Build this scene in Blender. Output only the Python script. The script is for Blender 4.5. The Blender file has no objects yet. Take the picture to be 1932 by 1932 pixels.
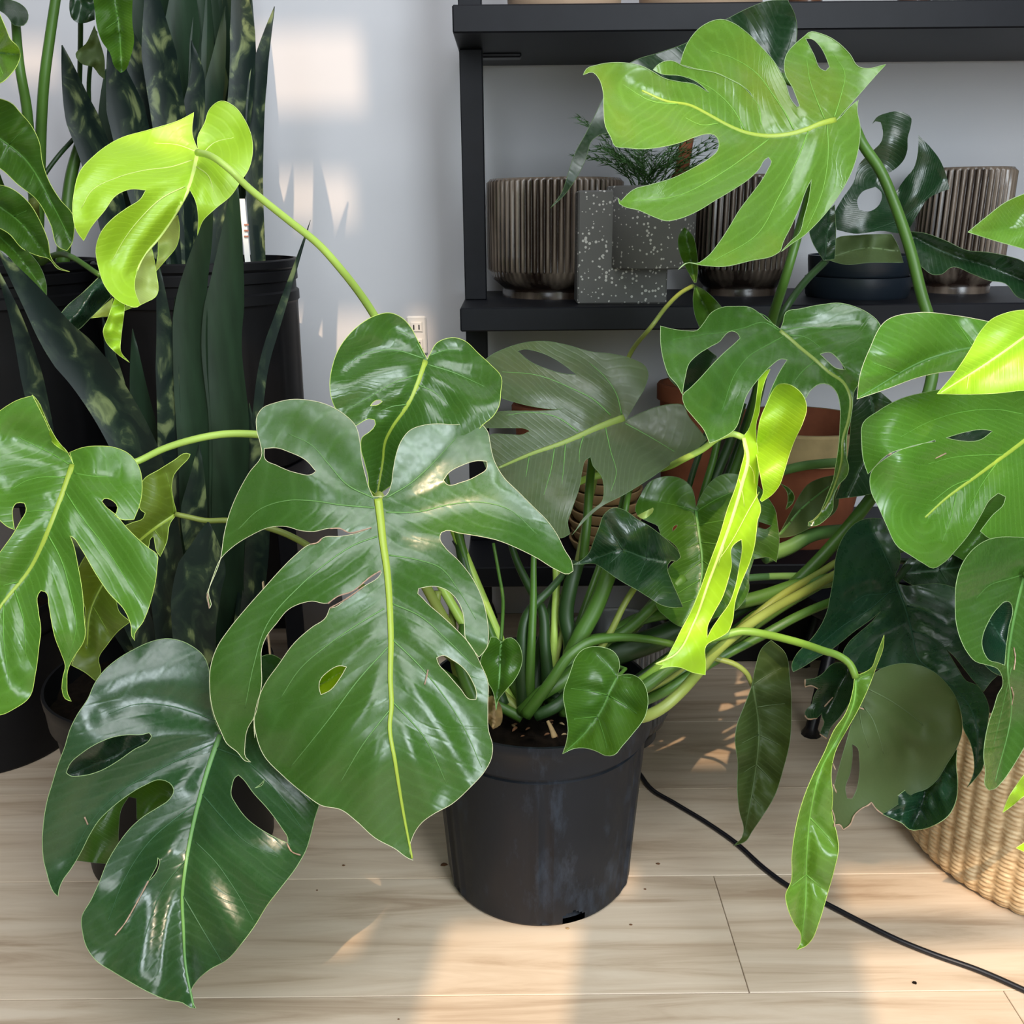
import bpy, math, random
import numpy as np
from mathutils import Vector, Matrix
from mathutils.geometry import delaunay_2d_cdt

random.seed(7)
RNG = np.random.default_rng(7)
S = bpy.context.scene
COL = S.collection
R = math.radians

# ------------------------------------------------------------------ camera
CAM_H, PITCH, ROLL, FPX = 0.806, 18.0, 0.55, 1750.0
cam_data = bpy.data.cameras.new('camera')
cam = bpy.data.objects.new('camera', cam_data)
COL.objects.link(cam)
cam_data.sensor_width = 36.0
cam_data.lens = 36.0 * FPX / 1932.0
cam_data.clip_start = 0.02
CAM_M = Matrix.Rotation(R(90 - PITCH), 3, 'X') @ Matrix.Rotation(R(-ROLL), 3, 'Z')
cam.matrix_world = Matrix.Translation((0, 0, CAM_H)) @ CAM_M.to_4x4()
S.camera = cam
CM = np.array(CAM_M)
CO = np.array((0, 0, CAM_H))

# ------------------------------------------------------------------ light
S.view_settings.view_transform = 'Standard'
S.view_settings.look = 'None'
S.view_settings.gamma = 1.0
S.view_settings.use_curve_mapping = False
S.view_settings.exposure = 0.22
S.cycles.max_bounces = 8
S.cycles.use_denoising = True

world = bpy.data.worlds.new('daylight')
S.world = world
world.use_nodes = True
bgn = world.node_tree.nodes['Background']
bgn.inputs[0].default_value = (0.92, 0.94, 1.0, 1)
bgn.inputs[1].default_value = 0.035

SUN_AZ, SUN_EL = 10.5, 46.0          # heading to the right of straight ahead, height above the horizon
SUN_D = np.array((math.sin(R(SUN_AZ)) * math.cos(R(SUN_EL)), math.cos(R(SUN_AZ)) * math.cos(R(SUN_EL)), -math.sin(R(SUN_EL))))
sd = bpy.data.lights.new('sun', 'SUN')
sd.energy = 2.7
sd.color = (1.0, 0.71, 0.46)
sd.angle = R(0.6)
sun = bpy.data.objects.new('sun', sd)
COL.objects.link(sun)
sun.rotation_euler = Vector(SUN_D).to_track_quat('-Z', 'Y').to_euler()

def area(name, loc, aim, sx, sy, power, color):
    d = bpy.data.lights.new(name, 'AREA')
    d.shape = 'RECTANGLE'
    d.size, d.size_y = sx, sy
    d.energy, d.color = power, color
    o = bpy.data.objects.new(name, d)
    COL.objects.link(o)
    o.location = loc
    o.rotation_euler = (Vector(aim) - Vector(loc)).to_track_quat('-Z', 'Y').to_euler()
    return o

area('skylight', (0.35, -0.25, 2.75), (0.20, 1.15, 0.55), 2.2, 1.3, 50.0, (0.92, 0.95, 1.0))
area('window_daylight', (0.90, -0.80, 1.30), (0.30, 1.0, 0.50), 0.75, 1.2, 32.0, (0.84, 0.93, 1.0))
area('window_daylight', (-0.60, -0.80, 1.55), (-0.2, 1.0, 0.60), 0.4, 0.8, 5.0, (0.84, 0.93, 1.0))

# ------------------------------------------------------------------ picture point <-> place
def ray(px, py):
    d = np.stack([(np.asarray(px, float) - 966) / FPX, (966 - np.asarray(py, float)) / FPX, -np.ones_like(np.asarray(px, float))], -1)
    return d @ CM.T
def P(px, py, Y):
    """the place at distance Y in front of the camera that the picture shows at (px, py)"""
    d = ray(px, py)
    return CO + d * (np.asarray(Y, float) / d[..., 1])[..., None]
def PZ(px, py, z):
    """the place at height z"""
    d = ray(px, py)
    return CO + d * ((z - CAM_H) / d[..., 2])[..., None]
def depth_of(p):
    return -((np.asarray(p) - CO) @ CM)[..., 2]
def pxm(p, n):
    """n picture pixels at place p, in metres"""
    return n * depth_of(p) / FPX
def proj(p):
    c = (np.asarray(p, float) - CO) @ CM
    return 966 + FPX * c[..., 0] / -c[..., 2], 966 - FPX * c[..., 1] / -c[..., 2]

# ------------------------------------------------------------------ objects
def tag(o, label=None, cat=None, group=None, kind=None):
    if label: o['label'] = label
    if cat: o['category'] = cat
    if group: o['group'] = group
    if kind: o['kind'] = kind
    return o
def empty(name, loc=(0, 0, 0)):
    o = bpy.data.objects.new(name, None)
    COL.objects.link(o)
    o.location = loc
    o.empty_display_size = 0.05
    return o
def wloc(o):
    v = np.zeros(3)
    while o is not None:
        v = v + np.array(o.location)
        o = o.parent
    return v
def mesh(name, verts, faces, mat, parent=None, smooth=True, loc=None, uv=None):
    """verts are world places; the object sits at loc (or at its parent's place)"""
    base = wloc(parent) if parent is not None else (np.array(loc, float) if loc is not None else np.zeros(3))
    me = bpy.data.meshes.new(name)
    v = np.asarray(verts, float) - base
    me.from_pydata(v.tolist(), [], [tuple(map(int, f)) for f in faces])
    if smooth:
        me.polygons.foreach_set('use_smooth', [True] * len(me.polygons))
    if uv is not None:
        lay = me.uv_layers.new(name='leaf')
        idx = np.zeros(len(me.loops), int)
        me.loops.foreach_get('vertex_index', idx)
        lay.data.foreach_set('uv', np.asarray(uv, float)[idx].ravel())
    me.update()
    me.materials.append(mat)
    o = bpy.data.objects.new(name, me)
    COL.objects.link(o)
    if parent is not None:
        o.parent = parent
    elif loc is not None:
        o.location = loc
    return o
class MB:
    def __init__(s): s.v, s.f = [], []
    def add(s, v, f):
        n = len(s.v)
        s.v += [tuple(map(float, p)) for p in v]
        s.f += [tuple(int(i) + n for i in q) for q in f]
        return s
    def box(s, x0, x1, y0, y1, z0, z1, b=0.0):
        if b <= 0:
            v = [(x, y, z) for z in (z0, z1) for y in (y0, y1) for x in (x0, x1)]
            return s.add(v, [(0, 2, 3, 1), (4, 5, 7, 6), (0, 1, 5, 4), (2, 6, 7, 3), (0, 4, 6, 2), (1, 3, 7, 5)])
        v, rings = [], []
        for z, i in ((z0, b), (z0 + b, 0), (z1 - b, 0), (z1, b)):
            X0, X1, Y0, Y1, c = x0 + i, x1 - i, y0 + i, y1 - i, (b if i == 0 else b * .3)
            ring = [(X0 + c, Y0), (X1 - c, Y0), (X1, Y0 + c), (X1, Y1 - c), (X1 - c, Y1), (X0 + c, Y1), (X0, Y1 - c), (X0, Y0 + c)]
            rings.append(range(len(v), len(v) + 8)); v += [(x, y, z) for x, y in ring]
        f = [tuple(reversed(rings[0])), tuple(rings[3])]
        for a, c in zip(rings, rings[1:]):
            f += [(a[i], a[(i + 1) % 8], c[(i + 1) % 8], c[i]) for i in range(8)]
        return s.add(v, f)
    def lathe(s, prof, cx, cy, n=48, radf=None, skip=None):
        """prof: (radius, height) from bottom to top; radf(angle, k) scales a radius"""
        v, f = [], []
        for k, (r, z) in enumerate(prof):
            for i in range(n):
                a = 2 * math.pi * i / n
                q = r + (radf(a, k) if radf and r > 0 else 0)
                v.append((cx + q * math.cos(a), cy + q * math.sin(a), z))
        for k in range(len(prof) - 1):
            for i in range(n):
                j = (i + 1) % n
                if skip and skip(2 * math.pi * (i + .5) / n, (prof[k][1] + prof[k + 1][1]) / 2, k): continue
                f.append((k * n + i, k * n + j, (k + 1) * n + j, (k + 1) * n + i))
        return s.add(v, f)
    def tube(s, pts, rad, n=7, flat=1.0, cap=True):
        pts = np.asarray(pts, float); m = len(pts)
        rad = np.broadcast_to(np.asarray(rad, float), (m,))
        t = np.gradient(pts, axis=0); t /= np.linalg.norm(t, axis=1)[:, None] + 1e-12
        ref = np.array((0.31, -0.9, 0.3)); v, f = [], []
        for i in range(m):
            u = ref - t[i] * (ref @ t[i]); u /= np.linalg.norm(u) + 1e-12; w = np.cross(t[i], u); ref = u
            for k in range(n):
                a = 2 * math.pi * k / n
                v.append(pts[i] + rad[i] * (flat * math.cos(a) * u + math.sin(a) * w))
        for i in range(m - 1):
            for k in range(n):
                l = (k + 1) % n
                f.append((i * n + k, i * n + l, (i + 1) * n + l, (i + 1) * n + k))
        if cap:
            f += [tuple(range(n - 1, -1, -1)), tuple(range((m - 1) * n, m * n))]
        return s.add(v, f)
    def build(s, name, mat, parent=None, smooth=False, loc=None):
        return mesh(name, s.v, s.f, mat, parent, smooth, loc)
def smooth_angle(o, deg=35):
    me = o.data
    me.polygons.foreach_set('use_smooth', [True] * len(me.polygons))
    me.set_sharp_from_angle(angle=R(deg))
    return o
def spline(pts, step=8.0, closed=False, corner=62):
    """smooth curve through points (any dimension); a sharp turn stays a corner"""
    p = np.asarray(pts, float); n = len(p)
    if n < 3: 
        k = max(2, int(np.linalg.norm(p[-1] - p[0]) / step) + 1)
        return p[0] + (p[-1] - p[0]) * np.linspace(0, 1, k)[:, None]
    def dirn(a, b):
        d = b - a; return d / (np.linalg.norm(d) + 1e-9)
    tan = np.zeros_like(p); sharp = np.zeros(n, bool)
    for i in range(n):
        a, b = p[i - 1] if (closed or i > 0) else None, p[(i + 1) % n] if (closed or i < n - 1) else None
        if a is None: tan[i] = dirn(p[i], b)
        elif b is None: tan[i] = dirn(a, p[i])
        else:
            d0, d1 = dirn(a, p[i]), dirn(p[i], b)
            sharp[i] = (d0 @ d1) < math.cos(R(corner))
            l0, l1 = np.linalg.norm(p[i] - a), np.linalg.norm(b - p[i])
            t = d0 * l1 + d1 * l0
            tan[i] = t / (np.linalg.norm(t) + 1e-9)
    out = []
    for i in range(n if closed else n - 1):
        a, b = p[i], p[(i + 1) % n]; L = np.linalg.norm(b - a)
        if L < 1e-9: continue
        d = (b - a) / L
        ta = d if sharp[i] else tan[i]; tb = d if sharp[(i + 1) % n] else tan[(i + 1) % n]
        k = max(1, int(round(L / step)))
        for u in np.arange(k) / k:
            h = (2*u**3-3*u**2+1, u**3-2*u**2+u, -2*u**3+3*u**2, u**3-u**2)
            out.append(h[0]*a + h[1]*ta*L + h[2]*b + h[3]*tb*L)
    if not closed: out.append(p[-1])
    return np.array(out)
def inside(q, poly):
    q = np.asarray(q, float); r = np.zeros(len(q), bool)
    x, y = q[:, 0], q[:, 1]
    a, b = poly, np.roll(poly, -1, 0)
    for (x0, y0), (x1, y1) in zip(a, b):
        if y0 == y1: continue
        c = (y0 > y) != (y1 > y)
        r ^= c & (x < (x1 - x0) * (y - y0) / (y1 - y0) + x0)
    return r
def dist_poly(q, line, closed=False):
    """distance of points to a polyline, arc length of the nearest place and side"""
    q = np.asarray(q, float); a = line if closed else line[:-1]; b = np.roll(line, -1, 0) if closed else line[1:]
    best = np.full(len(q), 1e9); arc = np.zeros(len(q)); side = np.zeros(len(q)); s = 0.0
    for p0, p1 in zip(a, b):
        d = p1 - p0; L = np.hypot(*d)
        if L < 1e-9: continue
        u = np.clip(((q - p0) @ d) / L**2, 0, 1)
        e = q - (p0 + u[:, None] * d); dd = np.hypot(e[:, 0], e[:, 1]); m = dd < best
        best[m] = dd[m]; arc[m] = s + u[m] * L; side[m] = np.sign(d[0] * e[m, 1] - d[1] * e[m, 0]); s += L
    return best, arc, side
def tps(ctrl):
    """a smooth distance over the picture through the given (x, y, Y)"""
    c = np.asarray(ctrl, float)
    if len(c) == 1: return lambda q: np.full(len(q), c[0, 2])
    k = 400.0; xy = c[:, :2] / k
    def U(r2): return np.where(r2 > 0, r2 * np.log(r2 + 1e-12), 0) * .5
    n = len(c); A = np.zeros((n + 3, n + 3))
    A[:n, :n] = U(((xy[:, None] - xy[None]) ** 2).sum(-1)) + 1e-5 * np.eye(n)
    A[:n, n] = 1; A[:n, n+1:] = xy; A[n, :n] = 1; A[n+1:, :n] = xy.T
    rhs = np.concatenate([c[:, 2], np.zeros(3)])
    w = np.linalg.lstsq(A, rhs, rcond=1e-7)[0]
    def f(q):
        q = np.asarray(q, float)[:, :2] / k
        return U(((q[:, None] - xy[None]) ** 2).sum(-1)) @ w[:n] + w[n] + q @ w[n+1:]
    return f
def Z(o, t):
    """points read off an enlarged piece of the picture: o = (left, top, size)"""
    if isinstance(t, (list, tuple)): return np.concatenate([Z(q or o, u) for q, u in t])
    a = np.array([[float(u) for u in w.split(',')] for w in t.split()])
    k = o[2] / 1932.0
    a[:, 0] = o[0] + a[:, 0] * k; a[:, 1] = o[1] + a[:, 1] * k
    return a
# ------------------------------------------------------------------ materials
def nmat(name):
    m = bpy.data.materials.new(name); m.use_nodes = True
    nt = m.node_tree
    return m, nt, nt.nodes['Principled BSDF'], nt.nodes.new
def link(nt, a, b): nt.links.new(a, b)
def setp(p, **k):
    for n, v in k.items():
        p.inputs[n.replace('_', ' ')].default_value = v
def c4(c): return (c[0], c[1], c[2], 1)
def plain(name, col, rough=.5, spec=.5, noise=0.0, scale=30.0, bump=0.0, metal=0.0, stretch=None):
    m, nt, p, N = nmat(name)
    setp(p, Base_Color=c4(col), Roughness=rough, Metallic=metal); p.inputs['Specular IOR Level'].default_value = spec
    if noise or bump:
        tc = N('ShaderNodeTexCoord'); mp = N('ShaderNodeMapping'); link(nt, tc.outputs['Object'], mp.inputs[0])
        if stretch: mp.inputs['Scale'].default_value = stretch
        t = N('ShaderNodeTexNoise'); t.inputs['Scale'].default_value = scale; t.inputs['Detail'].default_value = 6
        link(nt, mp.outputs[0], t.inputs['Vector'])
        if noise:
            r = N('ShaderNodeMapRange'); r.inputs[1].default_value = .3; r.inputs[2].default_value = .7
            r.inputs[3].default_value = 1 - noise; r.inputs[4].default_value = 1 + noise
            link(nt, t.outputs['Fac'], r.inputs[0])
            x = N('ShaderNodeVectorMath'); x.operation = 'SCALE'; x.inputs[0].default_value = col
            link(nt, r.outputs[0], x.inputs['Scale']); link(nt, x.outputs[0], p.inputs['Base Color'])
        if bump:
            b = N('ShaderNodeBump'); b.inputs['Strength'].default_value = bump; b.inputs['Distance'].default_value = .002
            link(nt, t.outputs['Fac'], b.inputs['Height']); link(nt, b.outputs[0], p.inputs['Normal'])
    return m
VCOL = {}
def leafmat(name, col, vein=1.25, trans=.28, rough=.34, spec=.85, tcol=None, blotch=.16, tint=(.10, .09, .03), dust=.12, fine=.55):
    VCOL[name] = col
    m, nt, p, N = nmat(name)
    uv = N('ShaderNodeUVMap'); uv.uv_map = 'leaf'
    sp = N('ShaderNodeSeparateXYZ'); link(nt, uv.outputs[0], sp.inputs[0])
    def mth(op, a, b=None):
        n = N('ShaderNodeMath'); n.operation = op
        for i, x in enumerate((a, b)):
            if x is None: continue
            if hasattr(x, 'links'): link(nt, x, n.inputs[i])
            else: n.inputs[i].default_value = x
        return n.outputs[0]
    tc = N('ShaderNodeTexCoord')
    nz = N('ShaderNodeTexNoise'); nz.inputs['Scale'].default_value = 9; nz.inputs['Detail'].default_value = 4; link(nt, tc.outputs['Object'], nz.inputs['Vector'])
    nf = N('ShaderNodeTexNoise'); nf.inputs['Scale'].default_value = 160; nf.inputs['Detail'].default_value = 3; link(nt, tc.outputs['Object'], nf.inputs['Vector'])
    # fine lateral veins fanning off the midrib
    q = mth('SUBTRACT', sp.outputs[0], mth('MULTIPLY', sp.outputs[1], .62))
    q = mth('ADD', q, mth('MULTIPLY', nz.outputs['Fac'], .08))
    w = mth('SINE', mth('MULTIPLY', q, 150.0))
    w = mth('POWER', mth('MULTIPLY', mth('ADD', w, 1.0), .5), 6.0)
    mx = N('ShaderNodeMix'); mx.data_type = 'RGBA'
    mx.inputs['A'].default_value = c4(col); mx.inputs['B'].default_value = c4([min(1, x * vein + .01) for x in col])
    link(nt, mth('MULTIPLY', w, fine), mx.inputs['Factor'])
    # uneven pigment and a little dust
    m2 = N('ShaderNodeMix'); m2.data_type = 'RGBA'; m2.blend_type = 'MIX'
    rg = N('ShaderNodeMapRange'); rg.inputs[1].default_value = .5; rg.inputs[2].default_value = .75; rg.inputs[4].default_value = blotch; link(nt, nz.outputs['Fac'], rg.inputs[0])
    link(nt, rg.outputs[0], m2.inputs['Factor']); link(nt, mx.outputs['Result'], m2.inputs['A']); m2.inputs['B'].default_value = c4([c * .7 + t for c, t in zip(col, tint)])
    link(nt, m2.outputs['Result'], p.inputs['Base Color'])
    rr = N('ShaderNodeMapRange'); rr.inputs[1].default_value = .3; rr.inputs[2].default_value = .75; rr.inputs[3].default_value = rough - .05; rr.inputs[4].default_value = rough + dust; link(nt, nf.outputs['Fac'], rr.inputs[0])
    link(nt, rr.outputs[0], p.inputs['Roughness'])
    p.inputs['Specular IOR Level'].default_value = spec
    b = N('ShaderNodeBump'); b.inputs['Strength'].default_value = .22; b.inputs['Distance'].default_value = .0012
    link(nt, mth('ADD', mth('MULTIPLY', w, -.9 * fine), mth('MULTIPLY', nf.outputs['Fac'], .5)), b.inputs['Height']); link(nt, b.outputs[0], p.inputs['Normal'])
    t = N('ShaderNodeBsdfTranslucent'); t.inputs[0].default_value = c4(tcol or [min(1, col[0] * 2.6 + .03), min(1, col[1] * 2.2 + .05), col[2] * .6])
    ms = N('ShaderNodeMixShader'); ms.inputs[0].default_value = trans
    link(nt, p.outputs[0], ms.inputs[1]); link(nt, t.outputs[0], ms.inputs[2])
    link(nt, ms.outputs[0], nt.nodes['Material Output'].inputs['Surface'])
    return m
M = {}
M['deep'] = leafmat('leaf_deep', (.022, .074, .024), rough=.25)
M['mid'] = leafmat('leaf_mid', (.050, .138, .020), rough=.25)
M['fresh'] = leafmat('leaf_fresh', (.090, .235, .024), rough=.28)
M['hero'] = leafmat('leaf_hero', (.130, .280, .034), rough=.27, blotch=.45, tint=(.16, .10, .01))
M['lime'] = leafmat('leaf_lime', (.420, .700, .035), rough=.42, trans=.34, tcol=(.62, .90, .03), vein=1.12, blotch=.1, tint=(.15, .12, .02))
M['neon'] = leafmat('leaf_neon', (.440, .740, .020), rough=.42, trans=.36, tcol=(.60, .92, .02), vein=1.1, blotch=.1, tint=(.15, .12, .02))
M['pale'] = leafmat('leaf_pale', (.440, .570, .160), rough=.55, trans=.3, vein=1.1)
M['olive'] = leafmat('leaf_olive', (.150, .230, .018), rough=.45, trans=.3)
M['dusk'] = leafmat('leaf_dusk', (.072, .106, .045), rough=.36, blotch=.5, tint=(.10, .06, .03), dust=.2)
M['dull'] = leafmat('leaf_dull', (.074, .112, .040), rough=.55, trans=.2, spec=.3, fine=.12)
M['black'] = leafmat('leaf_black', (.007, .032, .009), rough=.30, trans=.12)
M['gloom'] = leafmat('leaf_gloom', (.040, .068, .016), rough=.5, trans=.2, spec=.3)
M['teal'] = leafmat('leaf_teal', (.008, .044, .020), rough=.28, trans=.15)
M['moss'] = leafmat('leaf_moss', (.046, .130, .010), rough=.36)
M['stem'] = plain('stem_green', (.064, .150, .020), .42, noise=.2, scale=14)
M['stem_y'] = plain('stem_yellow', (.240, .290, .060), .42, noise=.15, scale=14)
M['stem_d'] = plain('stem_dark', (.018, .050, .010), .45, noise=.3, scale=14)
M['stem_m'] = plain('stem_mid', (.190, .340, .045), .42, noise=.15, scale=14)
M['stem_l'] = plain('stem_lime', (.420, .600, .110), .40, noise=.1, scale=14)
M['stem_p'] = plain('stem_pale', (.150, .300, .090), .42, noise=.2, scale=14)
M['rib_y'] = plain('midrib_yellow', (.340, .450, .050), .42)
M['rib_g'] = plain('midrib_green', (.110, .260, .060), .42)
M['rib_p'] = plain('midrib_pale', (.620, .760, .200), .42)
M['rib_o'] = plain('midrib_olive', (.210, .280, .060), .42)
M['rib_d'] = plain('midrib_dim', (.070, .150, .060), .42)
M['vein_g'] = plain('vein_green', (.140, .300, .080), .45)
M['vein_y'] = plain('vein_yellow', (.340, .500, .070), .45)
M['vein_d'] = plain('vein_dim', (.055, .125, .055), .45)
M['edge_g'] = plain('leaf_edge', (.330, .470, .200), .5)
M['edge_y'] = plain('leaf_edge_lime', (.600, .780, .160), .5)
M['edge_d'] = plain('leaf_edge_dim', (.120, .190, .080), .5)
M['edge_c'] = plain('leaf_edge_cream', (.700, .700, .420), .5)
M['dry'] = plain('leaf_dry', (.42, .28, .19), .7, noise=.3, scale=60)
M['tan'] = plain('leaf_tan', (.34, .22, .09), .7, noise=.35, scale=40)

def wallmat():
    return plain('wall_paint', (.59, .59, .61), .75, .25, noise=.012, scale=3, bump=.05)
M['wall'] = wallmat()
M['shelf'] = plain('shelf_black', (.006, .0065, .009), .48, .22, noise=.12, scale=40, bump=.03)
M['pot'] = None
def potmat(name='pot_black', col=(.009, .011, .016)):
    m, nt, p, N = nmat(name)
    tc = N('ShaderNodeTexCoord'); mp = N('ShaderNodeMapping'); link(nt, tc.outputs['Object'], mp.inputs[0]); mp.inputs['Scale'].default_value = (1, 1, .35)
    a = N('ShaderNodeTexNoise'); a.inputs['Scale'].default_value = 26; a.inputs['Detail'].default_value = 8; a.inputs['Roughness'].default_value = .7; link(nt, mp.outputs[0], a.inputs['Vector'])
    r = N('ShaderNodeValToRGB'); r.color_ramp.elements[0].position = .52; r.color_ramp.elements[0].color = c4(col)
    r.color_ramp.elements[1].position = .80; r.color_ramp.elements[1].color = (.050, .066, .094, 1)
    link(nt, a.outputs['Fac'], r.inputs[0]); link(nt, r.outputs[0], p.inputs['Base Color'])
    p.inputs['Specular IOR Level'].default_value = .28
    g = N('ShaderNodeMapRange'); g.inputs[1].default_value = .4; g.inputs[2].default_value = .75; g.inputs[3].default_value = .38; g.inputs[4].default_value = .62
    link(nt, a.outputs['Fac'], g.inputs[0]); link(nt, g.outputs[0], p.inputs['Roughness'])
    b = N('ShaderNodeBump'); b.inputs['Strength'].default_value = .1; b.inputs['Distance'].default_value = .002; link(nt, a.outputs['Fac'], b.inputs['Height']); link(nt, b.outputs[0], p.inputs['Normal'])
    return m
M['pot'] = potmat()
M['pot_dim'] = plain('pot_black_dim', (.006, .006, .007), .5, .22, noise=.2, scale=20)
M['soil'] = plain('soil', (.008, .005, .003), .95, .1, noise=.6, scale=90, bump=.9)
M['bark'] = plain('bark', (.14, .065, .03), .85, .2, noise=.4, scale=80, bump=.5)
M['bark_t'] = plain('bark_tan', (.36, .25, .13), .8, .2, noise=.3, scale=80)
M['terracotta'] = plain('terracotta', (.19, .060, .028), .85, .2, noise=.18, scale=22, bump=.1)
M['terracotta_t'] = plain('terracotta_tan', (.25, .19, .09), .85, .2, noise=.25, scale=22, bump=.1)
M['saucer'] = plain('saucer_tan', (.36, .24, .12), .8, .2, noise=.2, scale=22)
M['cord'] = plain('cord_black', (.006, .006, .009), .35, .5)
M['white'] = plain('white_plastic', (.78, .77, .74), .4)
M['tagm'] = plain('tag_white', (.85, .84, .78), .5)
M['wood'] = plain('wood_tan', (.62, .45, .29), .6, noise=.15, scale=30, stretch=(6, 6, .6))
M['beige'] = plain('beige_ceramic', (.48, .34, .23), .5, noise=.12, scale=14)
M['brown'] = plain('brown_ceramic', (.10, .045, .025), .25, noise=.3, scale=14)
M['celadon'] = plain('celadon_ceramic', (.42, .46, .40), .3, noise=.2, scale=14)
M['ink'] = plain('tag_print', (.40, .16, .10), .6)
M['tray'] = plain('tray_dark', (.012, .018, .026), .35, .5)
M['fern'] = plain('fern_green', (.035, .105, .020), .6, noise=.3, scale=20)
def ribmat(name, dark, lite):
    m, nt, p, N = nmat(name)
    g = N('ShaderNodeNewGeometry')
    a = N('ShaderNodeTexNoise'); a.inputs['Scale'].default_value = 18; a.inputs['Detail'].default_value = 5
    tc = N('ShaderNodeTexCoord'); mp = N('ShaderNodeMapping'); mp.inputs['Scale'].default_value = (1, 1, .25); link(nt, tc.outputs['Object'], mp.inputs[0]); link(nt, mp.outputs[0], a.inputs['Vector'])
    ad = N('ShaderNodeMath'); ad.operation = 'MULTIPLY_ADD'; ad.inputs[1].default_value = .35; link(nt, a.outputs['Fac'], ad.inputs[0]); link(nt, g.outputs['Pointiness'], ad.inputs[2])
    r = N('ShaderNodeValToRGB'); r.color_ramp.elements[0].position = .645; r.color_ramp.elements[0].color = c4(dark); r.color_ramp.elements[1].position = .73; r.color_ramp.elements[1].color = c4(lite)
    link(nt, ad.outputs[0], r.inputs[0]); link(nt, r.outputs[0], p.inputs['Base Color'])
    setp(p, Roughness=.24); p.inputs['Specular IOR Level'].default_value = .55
    return m
M['ribbed'] = ribmat('ribbed_glaze', (.016, .009, .006), (.165, .130, .100))
M['ribbed_k'] = ribmat('ribbed_glaze_dark', (.010, .006, .004), (.09, .07, .055))
M['ribbed_g'] = ribmat('ribbed_grey', (.03, .03, .03), (.17, .17, .18))
def speckle():
    m, nt, p, N = nmat('speckled_stone')
    tc = N('ShaderNodeTexCoord')
    v = N('ShaderNodeTexVoronoi'); v.inputs['Scale'].default_value = 190; link(nt, tc.outputs['Object'], v.inputs['Vector'])
    n = N('ShaderNodeTexNoise'); n.inputs['Scale'].default_value = 20; link(nt, tc.outputs['Object'], n.inputs['Vector'])
    s = N('ShaderNodeMapRange'); s.inputs[1].default_value = .35; s.inputs[2].default_value = .65; s.inputs[3].default_value = .16; s.inputs[4].default_value = .42; link(nt, n.outputs['Fac'], s.inputs[0])
    l = N('ShaderNodeMath'); l.operation = 'LESS_THAN'; link(nt, v.outputs['Distance'], l.inputs[0]); link(nt, s.outputs[0], l.inputs[1])
    sc = N('ShaderNodeSeparateColor'); link(nt, v.outputs['Color'], sc.inputs[0])
    g = N('ShaderNodeMath'); g.operation = 'GREATER_THAN'; g.inputs[1].default_value = .55; link(nt, sc.outputs[0], g.inputs[0])
    k = N('ShaderNodeMath'); k.operation = 'MULTIPLY'; link(nt, l.outputs[0], k.inputs[0]); link(nt, g.outputs[0], k.inputs[1])
    mx = N('ShaderNodeMix'); mx.data_type = 'RGBA'; mx.inputs['A'].default_value = (.105, .103, .098, 1); mx.inputs['B'].default_value = (.50, .49, .46, 1)
    link(nt, k.outputs[0], mx.inputs['Factor']); link(nt, mx.outputs['Result'], p.inputs['Base Color']); setp(p, Roughness=.7)
    return m
M['speckle'] = speckle()
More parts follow.
